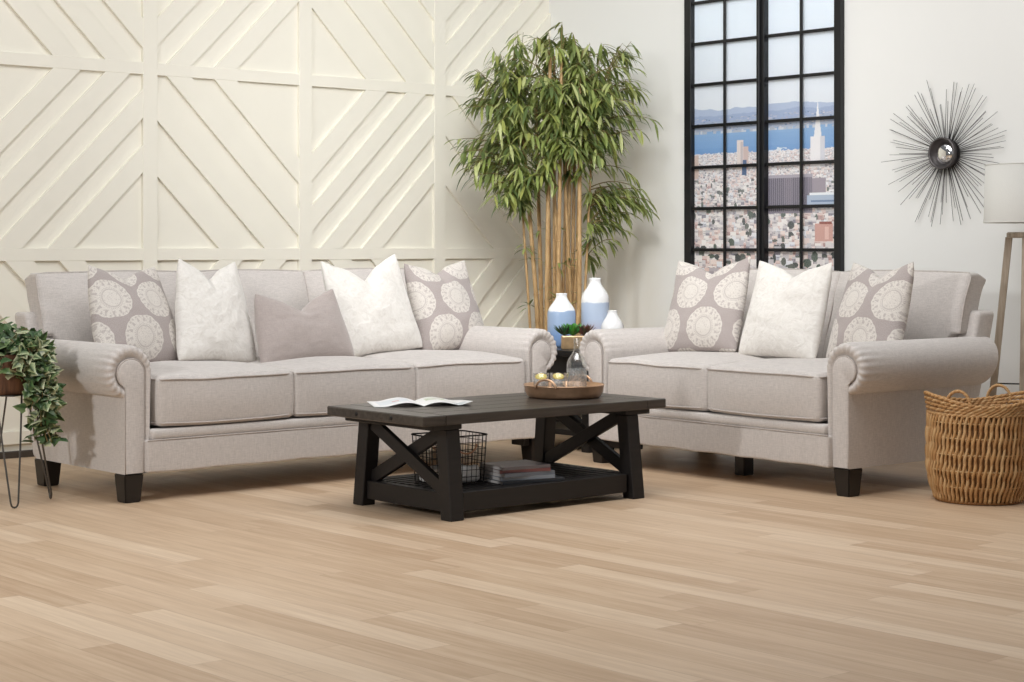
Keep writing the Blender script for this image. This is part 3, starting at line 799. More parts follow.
outp = [(0, 0), (.041, 0), (R_, .005), (R_, .132), (.0435, .148), (.035, .166), (.022, .184), (.0145, .200), (.0135, .235), (.0155, .237), (.0155, .250), (.0135, .252), (.0115, .252), (.0115, .205), (.019, .184), (.032, .166), (.0405, .148), (R_-.003, .132), (R_-.003, .008), (0, .006)]
lathe(bm, outp, 36); obj('bottle_glass', bm, MAT['glass'], bt, True)
bm = B(); lathe(bm, [(0, .0065), (R_-.0034, .0085), (R_-.0034, .118), (0, .118)], 36); obj('water', bm, MAT['water'], bt, True)

# wire basket on the shelf
wb = thing('wire_basket', 'black wire basket with copper rope handles on the table shelf', 'basket', (4.885, 5.975, SHZ), rd(-6))
bm = B(); hx, hy, hz = .135, .105, .205
def rr(hx, hy, z, r=.03, dip=0, n=6):
    pts = []
    for cx, cy, a0 in ((hx-r, hy-r, 0), (-hx+r, hy-r, PI/2), (-hx+r, -hy+r, PI), (hx-r, -hy+r, 1.5*PI)):
        for i in range(n+1): a = a0+PI/2*i/n; pts.append(Vector((cx+r*math.cos(a), cy+r*math.sin(a), z)))
    out = []
    for k, p in enumerate(pts):
        q = pts[(k+1) % len(pts)]; L = (q-p).length; m_ = max(1, int(L/.03))
        for i in range(m_): out.append(p+(q-p)*i/m_)
    for p in out: p.z -= dip*max(0, 1-(p.x/hx)**2*1.3)
    return out
tube(bm, rr(hx, hy, hz, dip=.0), .0034, 6, closed=True); obj('top_rim', bm, MAT['iron'], wb, True)
bm = B(); tube(bm, rr(hx*.92, hy*.92, .004), .0028, 6, closed=True)
obj('bottom_rim', bm, MAT['iron'], wb, True)
bm = B()
for k in range(1, 7):
    s = .92+.08*k/7; tube(bm, rr(hx*s, hy*s, .004+(hz-.004)*k/7), .0014, 5, closed=True)
N = 36
top = rr(hx, hy, hz); low = [Vector((p.x*.92, p.y*.92, .004)) for p in top]
per = [0]
for a, b in zip(top, top[1:]+top[:1]): per.append(per[-1]+(b-a).length)
for q in range(N):
    d = per[-1]*q/N; k = max(i for i in range(len(per)-1) if per[i] <= d); f = (d-per[k])/(per[k+1]-per[k])
    a = top[k].lerp(top[(k+1) % len(top)], f); b = low[k].lerp(low[(k+1) % len(low)], f); tube(bm, [a, b], .0014, 5)
for k in range(9): x = -hx*.92+.012+(2*hx*.92-.024)*k/8; tube(bm, [(x, -hy*.92, .003), (x, hy*.92, .003)], .0014, 5)
for k in range(6): y = -hy*.92+.012+(2*hy*.92-.024)*k/5; tube(bm, [(-hx*.92, y, .003), (hx*.92, y, .003)], .0014, 5)
obj('wire_mesh', bm, MAT['iron'], wb, True)
for s in (-1, 1):
    bm = B(); pts = [Vector((.048*math.cos(a)+.015, s*(hy+.006), hz-.035-.038*math.sin(a))) for a in [PI*i/14 for i in range(15)]]
    tube(bm, pts, .0035, 6); obj('rope_handle', bm, MAT['copper'], wb, True)
# crumpled white cloth lying in the wire basket
bm = B()
def cl(u, v, w):
    p = rounded(u, v, w, .108, .082, .030, .02); nn = noise.noise(Vector((p.x*22, p.y*22, w)))
    return Vector((p.x+.004*nn, p.y+.004*noise.noise(Vector((p.y*30, p.z*30, 2))), max(.0, p.z+.030+(.016*nn if w > 0 else 0)+.010*math.sin(p.x*30+p.y*20)*(1 if w > 0 else 0))))
box_grid(bm, samples(20), samples(16), samples(4, .3), cl)
o = obj('folded_cloth', bm, plain('white_cotton', srgb(226, 224, 222), .85, var=.03, scale=40, bump=.3), None, True, (4.885, 5.975, SHZ+.0052)); o.rotation_euler[2] = rd(-6)
tag(o, 'crumpled white cloth lying inside the black wire basket', 'cloth')

# stack of magazines
def magazine(label, x, y, z, w, d, h, ang, cover, spine):
    g = thing('magazine', label, 'magazine', (x, y, z), ang, 'magazines stacked on the table shelf')
    bm = B(); box(bm, -w/2+.002, w/2-.001, -d/2+.001, d/2-.001, .0008, h-.0008); obj('pages', bm, MAT['paper'], g)
    bm = B(); box(bm, -w/2, w/2, -d/2, d/2, 0, .0008); box(bm, -w/2, w/2, -d/2, d/2, h-.0008, h); box(bm, -w/2, w/2, -d/2, -d/2+.0012, 0.0008, h-.0008)
    obj('cover', bm, plain('cover', cover, .35, var=.12, scale=9), g)
mx, my = 5.18, 5.865
st = [('dark covered magazine, bottom of the stack on the table shelf', .31, .235, .012, 3, srgb(52, 56, 62), 0, 0),
      ('pale blue-grey magazine, second from the bottom of the shelf stack', .26, .215, .015, -2, srgb(150, 158, 168), -.012, .004),
      ('grey spined magazine, third up in the shelf stack', .255, .21, .015, 4, srgb(120, 126, 136), -.016, .0),
      ('reddish spined magazine, fourth up in the shelf stack', .24, .205, .013, -3, srgb(132, 84, 84), -.02, .006),
      ('grey photo covered magazine, top of the shelf stack', .235, .20, .013, 2, srgb(120, 114, 118), -.024, .002)]
z = SHZ+.0005
for lab, w, d, h, an, c, ox, oy in st:
    magazine(lab, mx+ox, my+oy, z, w, d, h, rd(an-12), c, c); z += h+.0004

# ------------------------------------------------------------------ side table behind the corner with vases
ST = (7.07, 7.40); sh = .31; stz = .545
sd_ = thing('side_table', 'black square side table tucked in the corner between sofa and loveseat', 'side table', (ST[0], ST[1], 0))
mb = MAT['black_paint']
bm = B(); box(bm, -sh, sh, -sh, sh, stz-.035, stz, .004); obj('tabletop', bm, mb, sd_)
for sx in (-1, 1):
    for sy in (-1, 1): bm = B(); box(bm, sx*(sh-.05)-.03, sx*(sh-.05)+.03, sy*(sh-.05)-.03, sy*(sh-.05)+.03, 0, stz-.035, .003); obj('leg', bm, mb, sd_)
for s in (-1, 1):
    bm = B(); box(bm, -sh+.08, sh-.08, s*(sh-.05)-.012, s*(sh-.05)+.012, stz-.17, stz-.035, .002); obj('apron', bm, mb, sd_)
    bm = B(); box(bm, s*(sh-.05)-.012, s*(sh-.05)+.012, -sh+.08, sh-.08, stz-.17, stz-.035, .002); obj('apron', bm, mb, sd_)
    for q in (-1, 1):
        bm = B(); beam(bm, (s*(sh-.05)+q*.011, -q*(sh-.08), .12), (s*(sh-.05)+q*.011, q*(sh-.08), stz-.18), .02, .05, bev=.002); obj('brace', bm, mb, sd_)
bm = B(); box(bm, -sh+.03, sh-.03, -sh+.03, sh-.03, .08, .11, .003); obj('shelf', bm, mb, sd_)
def mkvase(label, loc, prof, mat):
    bm = B(); lathe(bm, prof, 44); o = obj('vase', bm, mat, None, True, loc); return tag(o, label, 'vase', 'vases on the side table')
def vprof(R, H, neck, sh_=.62):
    p = [(0, 0), (R*.86, 0), (R*.95, .01), (R, .05), (R, H*sh_*.9)]
    for i in range(1, 9):
        a = i/8; k = a*a*(3-2*a); p.append((R+(neck-R)*k, H*sh_*.9+(H*.95-H*sh_*.9)*(a**.8)))
    p += [(neck, H*.965), (neck*1.08, H*.985), (neck*1.05, H), (neck*.88, H), (neck*.85, H*.95), (R*.7, H*.7), (R*.8, .03), (0, .02)]
    return p
zt = stz+.0005
mkvase('white vase with a strong blue lower band, left of the three vases', (7.00, 7.565, zt), vprof(.080, .300, .030, .66), vase('vase_blue', .205, 1, srgb(160, 182, 212), srgb(124, 154, 198)))
mkvase('tallest white vase with a grey-blue and lilac lower band', (7.20, 7.50, zt), vprof(.080, .385, .031, .74), vase('vase_lilac', .250, 4, srgb(184, 198, 218), srgb(184, 180, 196)))
mkvase('small plain white bottle vase behind the loveseat arm', (7.17, 7.33, zt), vprof(.064, .205, .026, .55), MAT['vase_white'])
# succulents
sx_, sy_ = 6.882, 7.330
su = thing('succulent_planter', 'small gold planter of succulents in front of the vases', 'plant', (sx_, sy_, zt), rd(-41))
bm = B(); box(bm, -.075, .055, -.035, .035, 0, .074, .006); obj('planter', bm, MAT['gold_pot'], su)
def succ(cx, n, L, W, c0, c1, up, seed):
    r = random.Random(seed); bm = B(); lay = bm.loops.layers.float_color.new('Col')
    for k in range(n):
        a = k*2.399; el = up*(1-k/n*.2)*(.35+.65*k/n); l = L*(1-.35*k/n)*r.uniform(.85, 1.1)
        d = Vector((math.cos(a)*math.cos(el), math.sin(a)*math.cos(el), math.sin(el))); s = Vector((-math.sin(a), math.cos(a), 0)); nn = d.cross(s)
        c = [c0[i]+(c1[i]-c0[i])*r.random() for i in range(3)]; base = Vector((cx, 0, .074)); rings = []
        for t, ww in ((0, .5), (.35, .9), (.65, 1), (.85, .6), (1, .05)):
            p = base+d*l*t+Vector((0, 0, .25*l*t*t)); rings.append([bm.verts.new(p+s*W/2*ww*math.cos(q)-nn*W*.22*ww*math.sin(q)) for q in (0, PI/2, PI, 1.5*PI)])
        for A, Bb in zip(rings, rings[1:]):
            for i in range(4):
                f = bm.faces.new((A[i], A[(i+1) % 4], Bb[(i+1) % 4], Bb[i]))
                for l_ in f.loops: l_[lay] = srgb(*c)
    return obj('succulent', bm, MAT['succ'], su, True)
succ(-.058, 30, .080, .015, (36, 62, 44), (66, 96, 62), 1.1, 1)
succ(-.010, 60, .074, .030, (44, 110, 44), (92, 158, 66), 1.5, 2)
succ(.050, 34, .080, .014, (84, 52, 48), (126, 84, 70), 1.2, 3)

# ------------------------------------------------------------------ bamboo
def leaf(bm, lay, p, d, L, W, c, droop=.35, c2=None, seg=4, fold=.25):
    d = d.normalized(); s = d.cross(Vector((0, 0, 1)))
    if s.length < .05: s = Vector((1, 0, 0))
    s.normalize(); prev = None; pos = p.copy(); dd = d.copy()
    ws = [0.12, .85, 1.0, .62, 0.0] if seg == 4 else [0.1, 1, .8, 0]
    for i in range(seg+1):
        nn = s.cross(dd).normalized(); w = W/2*ws[i]
        if i == seg: row = [bm.verts.new(pos)]
        else: row = [bm.verts.new(pos-s*w+nn*w*fold), bm.verts.new(pos), bm.verts.new(pos+s*w+nn*w*fold)]
        if prev:
            if len(row) == 3: fs = [bm.faces.new((prev[0], prev[1], row[1], row[0])), bm.faces.new((prev[1], prev[2], row[2], row[1]))]
            else: fs = [bm.faces.new((prev[0], prev[1], row[0])), bm.faces.new((prev[1], prev[2], row[0]))]
            for f in fs:
                for l in f.loops: l[lay] = srgb(*(c2 if c2 and l.vert is not row[min(1, len(row)-1)] and l.vert is not prev[1] else c))
        prev = row; dd = (dd+Vector((0, 0, -droop/seg))).normalized(); pos = pos+dd*(L/seg)
BP = Vector((7.43, 8.10, 0))
bp = thing('bamboo_plant', 'tall artificial bamboo with slender tan canes behind the sofa arm', 'plant', BP)
bm = B(); lathe(bm, [(0, 0), (.15, 0), (.16, .01), (.19, .30), (.20, .31), (.20, .33), (.18, .33), (.175, .29), (0, .29)], 40); obj('pot', bm, MAT['pot'], bp, True)
bm = B(); lathe(bm, [(0, .300), (.10, .302), (.174, .296)], 24); obj('soil', bm, MAT['soil'], bp, True)
k_ = 11.0/1830
# canes: lateral position at y=300 and at y=150 in the view's own scale, metres from the axis px 552
def lat(px): return (px-552)*k_
def zed(py): return 1.1+(248-py)*k_
cs = [(527, 517, 125), (535, 523, 110), (540, 536, 90), (545, 547, 60), (549, 546, 70), (553, 553, 55), (556, 558, 60), (562, 566, 70), (566, 569, 60), (571, 574, 80), (577, 577, 75), (574, 580, 90), (583, 590, 110), (559, 550, 100), (569, 562, 85)]
cr = random.Random(5); canes = []
for i, (pa, pb, pt_) in enumerate(cs):
    dep = cr.uniform(-.13, .13); lx0, lx1 = lat(pa), lat(pb); z0, z1 = zed(300), zed(150)
    pts = []; zt_ = zed(pt_); slope = (lx1-lx0)/(z1-z0); base_l = max(-.12, min(.12, lx0-slope*(z0-.3)*.6)); de1 = dep*1.5
    for q in range(13):
        z = .29+(zt_-.29)*q/12
        l = lx0+slope*(z-z0) if z > z0 else base_l+(lx0-base_l)*((z-.29)/(z0-.29))
        d = dep+(de1-dep)*q/12; pts.append(rgt*l+fwd*d+Vector((0, 0, z)))
    rad = cr.uniform(.0105, .016) if i not in (0, 12) else .009
    bm = B(); tube(bm, pts, [rad*(1-.35*q/12) for q in range(13)], 8)
    for q in range(1, 9):
        z = .29+(zt_-.29)*(q+cr.uniform(-.2, .2))/9; f = (z-.29)/(zt_-.29)*12; a = int(f); p = pts[a].lerp(pts[min(12, a+1)], f-a)
        rn = rad*(1-.35*f/12)*1.22; tube(bm, [p-Vector((0, 0, .004)), p, p+Vector((0, 0, .004))], [rn*.8, rn, rn*.8], 8)
    obj('cane', bm, MAT['cane'], bp, True); canes.append(pts)
# crown: blobs (px, py, radius px) measured in the photograph turned into lateral / height / depth
blobs = [(485, 85, 22), (478, 112, 20), (505, 60, 24), (530, 45, 22), (556, 42, 20), (585, 55, 22), (608, 70, 24), (625, 55, 16), (632, 90, 20), (640, 118, 16), (612, 105, 24), (585, 90, 26), (560, 80, 28), (530, 85, 26), (505, 100, 26), (500, 130, 24), (475, 145, 20), (490, 170, 20), (505, 190, 14), (520, 150, 24), (545, 125, 26), (575, 130, 26), (600, 140, 22), (625, 135, 14), (540, 165, 16), (575, 165, 14), (465, 160, 10), (520, 195, 10), (560, 108, 26), (590, 112, 22), (520, 115, 22)]
twigs = []
for px, py, r in blobs:
    n = max(3, int(r*r/52))
    for q in range(n):
        a = cr.uniform(0, 2*PI); rr_ = r*math.sqrt(cr.random())
        cx, cy = px+rr_*math.cos(a), py+rr_*math.sin(a)*.9
        edge = min(1, (((cx-555)/105)**2+((cy-110)/95)**2)**.5); dmax = .42*math.sqrt(max(.08, 1-edge*edge))
        twigs.append((lat(cx), zed(cy), cr.uniform(-dmax, dmax)))
for px, py in ((548, 150), (560, 140), (572, 152), (536, 172), (555, 128), (586, 145), (530, 185), (566, 120), (596, 160), (545, 100), (570, 95), (520, 180), (510, 205), (498, 195), (470, 172), (462, 150)):
    for q in range(4): twigs.append((lat(px+cr.uniform(-9, 9)), zed(py+cr.uniform(-10, 8)), cr.uniform(-.34, -.10)))
extra = [(610, 215, .02), (618, 225, -.03), (612, 240, .0), (625, 218, .04), (630, 205, -.04), (640, 205, .03), (615, 200, .03), (606, 225, -.02), (636, 190, -.03), (620, 205, 0), (632, 195, .05), (640, 190, .0), (645, 200, -.05), (628, 215, .02), (600, 190, .05), (607, 200, -.04), (615, 187, 0), (595, 215, .05), (592, 240, .0), (590, 262, .02), (586, 225, -.05), (634, 178, .03), (648, 212, .0), (625, 232, 0), (590, 200, .0)]
foliage = B(); lay = foliage.loops.layers.float_color.new('Col'); tw = B()
greens = [(116, 130, 70), (136, 150, 80), (152, 166, 94), (170, 180, 112), (120, 134, 82), (192, 198, 136), (100, 118, 70), (162, 168, 92)]
def make_twig(L, z, d, nl=12, length=.30, ll=(.10, .155), out=None):
    tip = rgt*L+fwd*d+Vector((0, 0, z)); best = min(canes, key=lambda c: abs((c[8]-tip).dot(rgt))+abs((c[8]-tip).dot(fwd))*.6+cr.uniform(0, .12))
    zz = z-cr.uniform(-.08, .12); pz = min(best[-1].z, max(.9, zz)); f = (pz-.29)/(best[-1].z-.29)*12; a = min(11, int(f)); root = best[a].lerp(best[a+1], f-a)
    mid = root.lerp(tip, .55)+Vector((0, 0, .06+.05*cr.random())); pts = []
    for q in range(9):
        t = q/8; pts.append(root*(1-t)**2+mid*2*t*(1-t)+tip*t*t)
    tube(tw, pts, [.003*(1-.7*q/8)+.0006 for q in range(9)], 4)
    total = sum((pts[q+1]-pts[q]).length for q in range(8)); s0 = max(0, 1-length/max(total, .01))
    dirl = (tip-root); dirl.z = 0
    if dirl.length < .05: dirl = rgt*cr.uniform(-1, 1)+fwd*cr.uniform(-1, 1)
    dirl.normalize()
    for q in range(nl):
        t = s0+(1-s0)*(q+.5)/nl; f = t*8; a = min(7, int(f)); p = pts[a].lerp(pts[a+1], f-a)
        side = dirl.cross(Vector((0, 0, 1)))*(1 if q % 2 else -1)
        dd = dirl*cr.uniform(.3, .9)+side*cr.uniform(.2, .8)+Vector((0, 0, cr.uniform(-.75, .25)))
        leaf(foliage, lay, p, dd, cr.uniform(*ll), cr.uniform(.016, .024), cr.choice(greens), droop=cr.uniform(.5, 1.3))
for L, z, d in twigs: make_twig(L, z, d)
for px, py, d in extra: make_twig(lat(px), zed(py), d, 13, .26)
for px, py in ((577, 40), (567, 33), (545, 35), (600, 38), (620, 42)):
    for q in range(3): make_twig(lat(px)+cr.uniform(-.03, .03), zed(py)-.04, cr.uniform(-.1, .1), 6, .1)
# a few low sprigs on the canes
for px, py in ((512, 246), (520, 250), (533, 262), (524, 305), (541, 232), (546, 290), (558, 265), (566, 262), (575, 232), (548, 312), (585, 300), (590, 250), (553, 228), (560, 300)):
    L = lat(px)
    c = min(canes, key=lambda c: abs((c[6]-Vector((0, 0, c[6].z))).dot(rgt)-L)); zz = zed(py); f = (zz-.29)/(c[-1].z-.29)*12; a = max(0, min(11, int(f))); p = c[a].lerp(c[a+1], f-a)
    for q in range(5):
        dd = rgt*cr.uniform(-1, 1)+fwd*cr.uniform(-1, 1)+Vector((0, 0, cr.uniform(-.3, .5))); leaf(foliage, lay, p+Vector((0, 0, cr.uniform(-.02, .02))), dd, cr.uniform(.07, .12), .017, cr.choice(greens[:5]), .5)
# keep every leaf inside the room
for v in foliage.verts:
    w = v.co+BP
    if w.x > XW-.02: v.co.x = XW-.02-BP.x-(w.x-XW)*.02
    if w.y > YW-.05: v.co.y = YW-.05-BP.y-(w.y-YW)*.02
for v in tw.verts:
    w = v.co+BP
    if w.x > XW-.02: v.co.x = XW-.02-BP.x
    if w.y > YW-.05: v.co.y = YW-.05-BP.y
obj('twigs', tw, MAT['twig'], bp, True); obj('foliage', foliage, MAT['leaf'], bp, True, recalc=False)

# ------------------------------------------------------------------ ivy stand
IV = Vector((3.547, 7.388, 0))
iv = thing('plant_stand', 'rustic round wooden planter on grey hairpin legs beside the sofa', 'plant stand', IV, rd(33.6))
bm = B(); n = 40; lv_ = []
for z, r in ((.475, .148), (.478, .155), (.50, .158), (.56, .162), (.62, .165), (.645, .163), (.648, .156), (.646, .146), (.60, .142), (.55, .138)):
    lv_.append([bm.verts.new((r*math.cos(2*PI*k/n)*(1+.04*noise.noise(Vector((math.cos(2*PI*k/n)*2, math.sin(2*PI*k/n)*2, z*3)))), r*math.sin(2*PI*k/n)*(1+.04*noise.noise(Vector((math.cos(2*PI*k/n)*2, math.sin(2*PI*k/n)*2, z*3)))), z)) for k in range(n)])
for a, b in zip(lv_, lv_[1:]):
    for k in range(n): bm.faces.new((a[k], a[(k+1) % n], b[(k+1) % n], b[k]))
bm.faces.new(lv_[0]); bm.faces.new(lv_[-1])
obj('planter', bm, MAT['bark'], iv, True)
for sx in (-1, 1):
    for sy in (-1, 1):
        foot = Vector((sx*.15, sy*.15, .006)); bm = B(); pts = []
        tdir = Vector((sx, -sy, 0)).normalized() ; A = Vector((sx*.085, sy*.085, .474))+tdir*.055; Bb = Vector((sx*.085, sy*.085, .474))-tdir*.055
        pts = [A, A.lerp(foot+tdir*.018+Vector((0, 0, .02)), .5), foot+tdir*.016+Vector((0, 0, .02))]
        for i in range(1, 6): a = PI*i/6; pts.append(foot+tdir*.014*math.cos(a)+Vector((0, 0, .014-.014*math.sin(a))))
        pts += [foot-tdir*.016+Vector((0, 0, .02)), Bb.lerp(foot-tdir*.018+Vector((0, 0, .02)), .5), Bb]
        tube(bm, pts, .0042, 8)
        box(bm, min(A.x, Bb.x)-.01, max(A.x, Bb.x)+.01, min(A.y, Bb.y)-.01, max(A.y, Bb.y)+.01, .471, .4752)
        obj('hairpin_leg', bm, MAT['steel'], iv)
vr = random.Random(11)
iy = thing('trailing_ivy', 'variegated green ivy trailing out of the round wooden planter', 'plant', IV+Vector((0, 0, .55)))
fo = B(); lay = fo.loops.layers.float_color.new('Col'); st_ = B()
def ivy_leaf(p, d, nrm, s):
    d = d.normalized(); sd = d.cross(nrm).normalized(); nrm = sd.cross(d).normalized()
    out = [(0, -.02), (-.26, -.12), (-.50, .10), (-.34, .34), (-.22, .62), (0, 1.0), (.22, .62), (.34, .34), (.50, .10), (.26, -.12)]
    g = vr.choice([(38, 64, 38), (48, 76, 42), (32, 54, 34), (60, 90, 50)]); e = vr.choice([(120, 142, 92), (182, 192, 146), (88, 114, 66), (70, 98, 58), (206, 208, 168)])
    cv = [fo.verts.new(p+d*s*t) for t in (0.02, .35, .7)]
    ov = [fo.verts.new(p+sd*s*a+d*s*b+nrm*(-.16*s*abs(a)*2+(-.18*s*b*b))) for a, b in out]
    def F(vs, cols):
        f = fo.faces.new(vs)
        for l, c in zip(f.loops, cols): l[lay] = srgb(*c)
    c0, c1, c2 = cv
    F((c0, ov[1], ov[0]), (g, e, g)); F((c0, ov[0], ov[9]), (g, g, e)); F((c0, ov[2], ov[1]), (g, e, e)); F((c0, ov[9], ov[8]), (g, e, e))
    F((c0, c1, ov[3], ov[2]), (g, g, e, e)); F((c1, c2, ov[4], ov[3]), (g, g, e, e)); F((c2, ov[5], ov[4]), (g, e, e))
    F((c1, c0, ov[8], ov[7]), (g, g, e, e)); F((c2, c1, ov[7], ov[6]), (g, g, e, e)); F((ov[5], c2, ov[6]), (e, g, e))
zo = -.55
def vine(pts, dens=.014):
    pts = [Vector(p)+Vector((0, 0, zo)) for p in pts]; sm = []
    for i in range(len(pts)-1):
        p0 = pts[max(0, i-1)]; p1, p2 = pts[i], pts[i+1]; p3 = pts[min(len(pts)-1, i+2)]
        for q in range(6):
            t = q/6; sm.append(.5*((2*p1)+(p2-p0)*t+(2*p0-5*p1+4*p2-p3)*t*t+(-p0+3*p1-3*p2+p3)*t**3))
    sm.append(pts[-1]); tube(st_, sm, .0022, 5)
    acc = 0
    for a, b in zip(sm, sm[1:]):
        acc += (b-a).length
        while acc > dens:
            acc -= dens; p = a.lerp(b, vr.random()); ax = (b-a).normalized()
            rd_ = Vector((vr.uniform(-1, 1), vr.uniform(-1, 1), vr.uniform(-.3, .5))); rd_ = (rd_-ax*rd_.dot(ax)).normalized()
            dn = (rd_*.8+Vector((vr.uniform(-.5, .5), vr.uniform(-.5, .5), vr.uniform(-.9, .35)))).normalized(); nr = (rd_+Vector((vr.uniform(-.7, .7), vr.uniform(-.7, .7), vr.uniform(-.2, .9)))-fwd*.4).normalized(); ivy_leaf(p+rd_*vr.uniform(.004, .030), dn, nr, vr.uniform(.034, .054))
# mound over the pot
for q in range(120):
    a = vr.uniform(0, 2*PI); r = .17*math.sqrt(vr.random()); p = Vector((r*math.cos(a), r*math.sin(a), .66+.12*(1-(r/.19)**2)*vr.uniform(.4, 1)+zo))
    o_ = Vector((math.cos(a), math.sin(a), vr.uniform(-.2, .6))); ivy_leaf(p, Vector((math.cos(a)*.8, math.sin(a)*.8, vr.uniform(-.6, .3))), (o_+Vector((0, 0, .8))).normalized(), vr.uniform(.042, .062))
for q in range(10):
    a = vr.uniform(0, 2*PI); vine([(0, 0, .60), (.09*math.cos(a), .09*math.sin(a), .72+vr.uniform(-.02, .06)), (.17*math.cos(a), .17*math.sin(a), .67), (.19*math.cos(a+.2), .19*math.sin(a+.2), .60-vr.uniform(0, .06))], .014)
# trailing strands on the sofa side (towards the viewer's right)
def strand(l, d, zend, sway, r0=.175):
    e = rgt*l+fwd*d; pts = [(e.x*.4, e.y*.4, .66), (e.x*.95, e.y*.95, .675)]
    z = .62
    while z > zend:
        k = (.62-z)/.5; w = rgt*(sway*k+.010*math.sin(z*30)); pts.append((e.x+w.x, e.y+w.y, z)); z -= .07
    vine(pts, .0098)
strand(.165, -.06, .34, .02); strand(.175, -.02, .24, .05); strand(.155, -.10, .40, .0); strand(.185, .02, .20, .05); strand(.190, -.05, .22, .04); strand(.20, .0, .26, .05); strand(.15, -.12, .46, .0); strand(.12, -.14, .50, 0)
strand(.185, -.03, .20, -.06); strand(.175, -.08, .30, .04); strand(.20, -.05, .21, .0); strand(.18, -.04, .40, .03); strand(-.10, .12, .4, -.02); strand(-.16, -.03, .5, -.02)
for v in fo.verts:                      # leaves lie against the sofa arm, never in it
    w = v.co+IV+Vector((0, 0, .55))
    lim = 3.828 if w.z > .44 else 3.918
    if w.x > lim and w.y > 6.98: v.co.x -= (w.x-lim)
for v in st_.verts:
    w = v.co+IV; lim = 3.82
    if w.x > lim: v.co.x -= (w.x-lim)
obj('stems', st_, MAT['twig'], iy, True); obj('foliage', fo, MAT['ivy'], iy, False, recalc=False)

# ------------------------------------------------------------------ sunburst mirror
SB = Vector((XW, 5.80, 1.603))
sb = thing('sunburst_mirror', 'round dark metal sunburst mirror with thin spikes on the white wall', 'mirror', SB)
def yz(bm):   # lathe axis z -> -x (towards the room)
    bmesh.ops.rotate(bm, verts=bm.verts, matrix=Matrix.Rotation(-PI/2, 3, 'Y'))
bm = B(); lathe(bm, [(.060, .012), (.074, .012), (.083, .032), (.085, .058), (.080, .061), (.074, .056), (.068, .036), (.058, .022)], 48); yz(bm); obj('bowl', bm, MAT['spike'], sb, True)
bm = B(); lathe(bm, [(0, .0), (.078, 0), (.078, .014), (0, .014)], 40); yz(bm); obj('back_plate', bm, MAT['spike'], sb)
bm = B(); lathe(bm, [(.060, .020)]+[(.060*math.cos(a), .020+.026*math.sin(a)) for a in [PI/2*i/10 for i in range(1, 10)]]+[(0, .046)], 40); yz(bm); obj('mirror_glass', bm, MAT['mirror'], sb, True)
sr = random.Random(21); NS = 92
for k in range(NS):
    a = 2*PI*k/NS+sr.uniform(-.03, .03); R1 = sr.choice([.385, .40, .37, .34, .30, .36, .27])*sr.uniform(.94, 1.03); xo = -.010-sr.uniform(0, .016); x1 = xo-sr.uniform(-.004, .03)
    a2 = a+sr.uniform(-.035, .035)
    bm = B(); tube(bm, [(xo, .075*math.cos(a), .075*math.sin(a)), (x1, R1*math.cos(a2), R1*math.sin(a2))], [.0020, .0013], 5); obj('spike', bm, MAT['spike'], sb, True)

# ------------------------------------------------------------------ floor lamp
FL = Vector((7.845, 5.10, 0))
fl_ = thing('floor_lamp', 'tripod floor lamp with white drum shade and weathered wooden legs', 'floor lamp', FL)
bm = B(); lathe(bm, [(.212, 1.225), (.205, 1.510), (.202, 1.510), (.209, 1.225), (.212, 1.225)], 64); sh_o = obj('lamp_shade', bm, MAT['shade'], fl_, True)
bm = B()
tube(bm, [(.2115*math.cos(2*PI*k/48), .2115*math.sin(2*PI*k/48), 1.226) for k in range(48)], .0028, 6, closed=True); obj('shade_ring', bm, MAT['shade'], sh_o, True)
bm = B(); tube(bm, [(.2045*math.cos(2*PI*k/48), .2045*math.sin(2*PI*k/48), 1.509) for k in range(48)], .0028, 6, closed=True)
for k in range(3): a = 2*PI*k/3; tube(bm, [(0, 0, 1.49), (.203*math.cos(a), .203*math.sin(a), 1.50)], .002, 5)
obj('shade_ring', bm, MAT['shade'], sh_o, True)
bm = B(); lathe(bm, [(0, 1.17), (.012, 1.17), (.012, 1.30), (.017, 1.30), (.017, 1.36), (0, 1.36)], 16); obj('socket', bm, MAT['iron'], fl_, True)
bm = B(); lathe(bm, [(0, 1.36), (.014, 1.362), (.03, 1.40), (.032, 1.42), (.02, 1.445), (0, 1.452)], 20); obj('bulb', bm, MAT['vase_white'], fl_, True)
bm = B(); lathe(bm, [(0, .42), (.010, .42), (.010, 1.17), (0, 1.17)], 12); obj('pole', bm, MAT['iron'], fl_, True)
bm = B(); lathe(bm, [(0, 1.150), (.095, 1.150), (.102, 1.156), (.102, 1.172), (.095, 1.178), (0, 1.178)], 32); obj('top_plate', bm, MAT['lamp_wood'], fl_)
for th in (rd(160), rd(245), rd(25)):
    o_ = rgt*math.cos(th)+fwd*math.sin(th); bm = B(); beam(bm, o_*.205+Vector((0, 0, .013)), o_*.090+Vector((0, 0, 1.152)), .034, .022, up=o_.cross(Vector((0, 0, 1))), bev=.002)
    # level the foot
    for v in bm.verts:
        if v.co.z < .02: v.co.z = max(0, v.co.z)
    obj('leg', bm, MAT['lamp_wood'], fl_)
bm = B()
for th in (rd(160), rd(245), rd(25)): o_ = rgt*math.cos(th)+fwd*math.sin(th); tube(bm, [Vector((0, 0, .43)), o_*.163+Vector((0, 0, .43))], .004, 6)
obj('spreader', bm, MAT['iron'], fl_, True)

